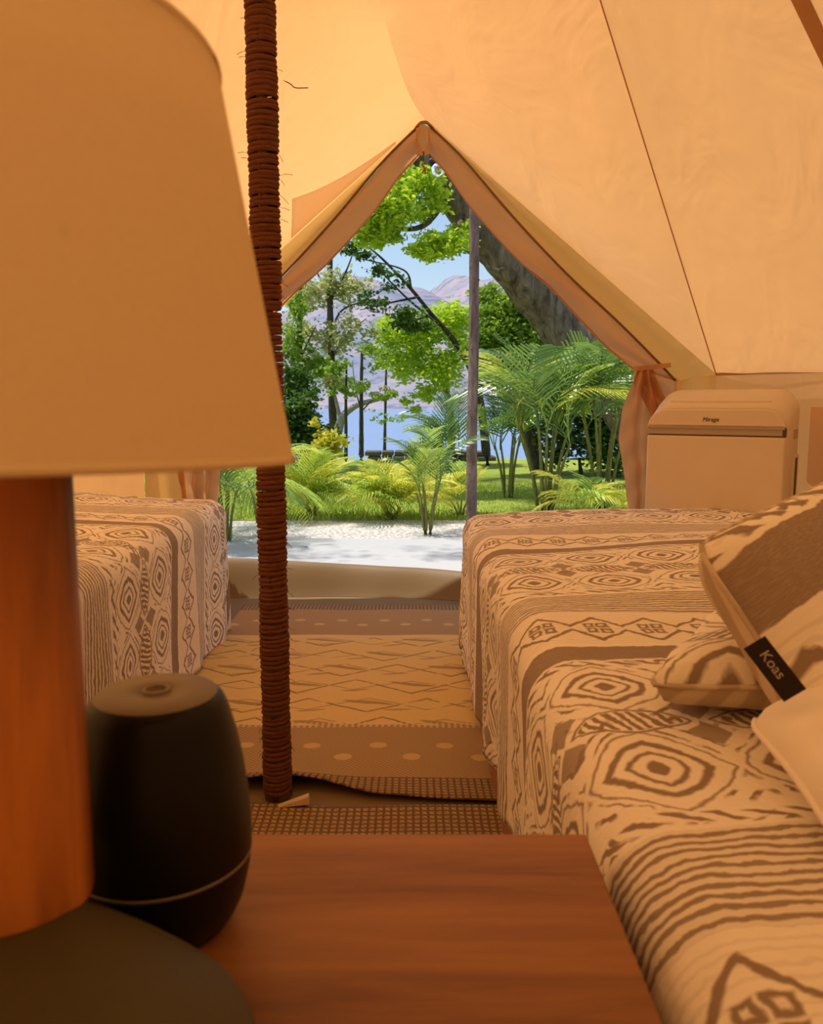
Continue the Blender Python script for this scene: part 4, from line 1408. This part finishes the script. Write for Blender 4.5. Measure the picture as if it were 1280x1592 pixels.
# ------------------------------------------------------------------ palms
def frond_mesh(name, L=1.0, pairs=26, lw=0.016, ll=0.36, rise=0.35, drop=0.55, droop=0.5, seed=0):
    """frond along +x from the origin, unit length, arching; leaflets on both sides"""
    rs = random.Random(seed)
    verts, faces = [], []
    def rach(s):
        return Vector((s * L * (1 - 0.18 * s * s), 0, L * (rise * s - drop * s * s)))
    n = 14
    v, f = tube_data([rach(i / n) for i in range(n + 1)], [0.009 * (1 - .85 * i / n) for i in range(n + 1)], 4, False)
    verts += v; faces += f
    for k in range(pairs):
        s = 0.16 + 0.84 * (k + .5) / pairs
        p = rach(s)
        tg = (rach(min(1, s + .02)) - rach(s - .02)).normalized()
        for sd in (-1, 1):
            l = ll * L * (math.sin(PI * (0.16 + 0.80 * s)) ** 0.7) * rs.uniform(.88, 1.1)
            fwd = lerp(0.55, 1.5, s)
            d = (tg * fwd + Vector((0, sd, 0)) + Vector((0, 0, 0.30 + rs.uniform(-.12, .12)))).normalized()
            wdir = d.cross(Vector((0, 0, 1))).normalized()
            w = lw * L * (1.15 - .5 * s)
            m1 = p + d * l * .45 + Vector((0, 0, -.05 * l))
            m2 = p + d * l * .8 + Vector((0, 0, -droop * .35 * l))
            tp_ = p + d * l * .95 + Vector((0, 0, -droop * l * .75))
            b = len(verts)
            verts += [p - wdir * w * .35, p + wdir * w * .35, m1 - wdir * w * .5, m1 + wdir * w * .5, m2 - wdir * w * .32, m2 + wdir * w * .32, tp_]
            faces += [(b, b + 1, b + 3, b + 2), (b + 2, b + 3, b + 5, b + 4), (b + 4, b + 5, b + 6)]
    return mesh_py(name, verts, faces, None, False)

FR = {}
for mk_, kw in (('feather', dict(pairs=17, lw=.0210, ll=.40, rise=.42, drop=.62, droop=.62)),
                ('upright', dict(pairs=16, lw=.0210, ll=.40, rise=.55, drop=.35, droop=.35)),
                ('broad', dict(pairs=12, lw=.036, ll=.46, rise=.45, drop=.65, droop=.65)),
                ('droopy', dict(pairs=17, lw=.0210, ll=.42, rise=.30, drop=.90, droop=.95))):
    for leafm in ('palm_green', 'palm_dark', 'palm_yellow'):
        for sd in range(2):
            me = frond_mesh('frond_' + mk_, seed=sd * 7 + 1, **kw)
            me.materials.append(M[leafm])
            FR[mk_, leafm, sd] = me

def palm(label, base, stems, stem_h, fronds, flen, kinds, leafs, spread=0.08, pitch0=(35, 75), stem_r=0.012, rs=None, az=None, name='palm', group='areca palms outside the tent'):
    rs = rs or random.Random(hash(label) % 1000)
    base = Vector(base)
    t = thing(name, base, label, 'palm' if name == 'palm' else 'plant', group)
    crowns = []
    for i in range(stems):
        a = 2 * PI * i / max(1, stems) + rs.uniform(-.4, .4)
        out = Vector((math.cos(a), math.sin(a), 0))
        h = stem_h * rs.uniform(.7, 1.0)
        p0 = base + out * spread * .35
        p2 = base + out * spread * rs.uniform(.8, 1.6) + Vector((0, 0, h))
        p1 = p0.lerp(p2, .5) - out * spread * .15
        link('stem', tube(smooth_path([p0, p1, p2], 8), [stem_r * (1 - .4 * k / 8) for k in range(9)], 7), M['stem_green'], t)
        crowns.append((p2, a))
    for k in range(fronds):
        c, a0 = crowns[k % len(crowns)]
        if az is not None:
            a = math.radians(rs.uniform(*az))
        else:
            a = a0 + rs.uniform(-1.1, 1.1) + (k // len(crowns)) * 2.1
        me = FR[rs.choice(kinds), rs.choice(leafs), rs.randrange(2)]
        o = bpy.data.objects.new('frond', me); col.objects.link(o)
        o.parent = t
        o.location = c - base - Vector((0, 0, rs.uniform(0, .12) * stem_h))
        o.rotation_euler = Euler((rs.uniform(-.35, .35), -math.radians(rs.uniform(*pitch0)), a), 'XYZ')
        s = flen * rs.uniform(.78, 1.12)
        o.scale = (s, s, s)
    return t

R_ = random.Random
palm('large feathery palm clump between the post and the right door flap', at_z(848, 801, GZ), 9, .74, 24, .74, ['feather', 'upright', 'droopy'], ['palm_green', 'palm_yellow', 'palm_dark', 'palm_dark'], .14, (42, 86), .014, R_(3))
palm('tall palm with pale arching fronds just left of the right door flap', at_z(935, 796, GZ), 7, .86, 20, .72, ['feather', 'droopy'], ['palm_green', 'palm_dark', 'palm_dark'], .13, (35, 82), .014, R_(11))
palm('low yellow-green palm tuft at the foot of the right door flap', at_z(905, 815, GZ), 4, .10, 12, .42, ['broad', 'droopy'], ['palm_yellow', 'palm_green'], .05, (20, 65), .008, R_(5))
palm('small yellow palm peeping out behind the air conditioner', at_z(990, 822, GZ), 3, .08, 10, .36, ['broad', 'feather'], ['palm_yellow'], .05, (25, 60), .008, R_(15))
palm('slender multi-stemmed palm rising from the gravel, left of the post', at_z(665, 831, GZ), 7, .36, 11, .42, ['feather', 'upright'], ['palm_dark', 'palm_green'], .055, (50, 86), .009, R_(21))
palm('bushy yellow palm on the lawn edge in the middle of the view', at_z(610, 806, GZ), 8, .05, 38, .46, ['broad', 'broad', 'droopy'], ['palm_yellow', 'palm_yellow', 'palm_green'], .06, (22, 88), .012, R_(8))
palm('bright low palm on the lawn just right of the rope-wound pole', at_z(487, 802, GZ), 6, .09, 28, .50, ['feather', 'droopy'], ['palm_yellow', 'palm_green'], .05, (30, 88), .010, R_(9))
palm('dark drooping palm left of the rope-wound pole, below the lampshade', at_z(352, 846, GZ), 5, .42, 22, .52, ['droopy', 'feather'], ['palm_dark', 'palm_green'], .07, (5, 70), .010, R_(31))
palm('pale palm behind the rope-wound pole, under the lampshade', at_z(405, 812, GZ), 4, .40, 16, .48, ['droopy', 'feather'], ['palm_green', 'palm_yellow'], .06, (5, 70), .010, R_(33))
palm('small yellow palm half hidden behind the post', at_z(716, 803, GZ), 4, .14, 13, .32, ['broad', 'upright'], ['palm_yellow', 'palm_green'], .05, (30, 80), .008, R_(41))
palm('dark palm spreading its fronds against the lake, right of the post', at_z(790, 775, GZ), 5, .55, 16, .66, ['feather', 'upright'], ['palm_dark', 'palm_green'], .10, (35, 80), .013, R_(43))
palm('palm far back at the lake edge, near the stone wall', at_z(700, 748, GZ), 4, .35, 14, .65, ['feather', 'upright'], ['palm_dark', 'palm_green'], .08, (25, 78), .012, R_(47))
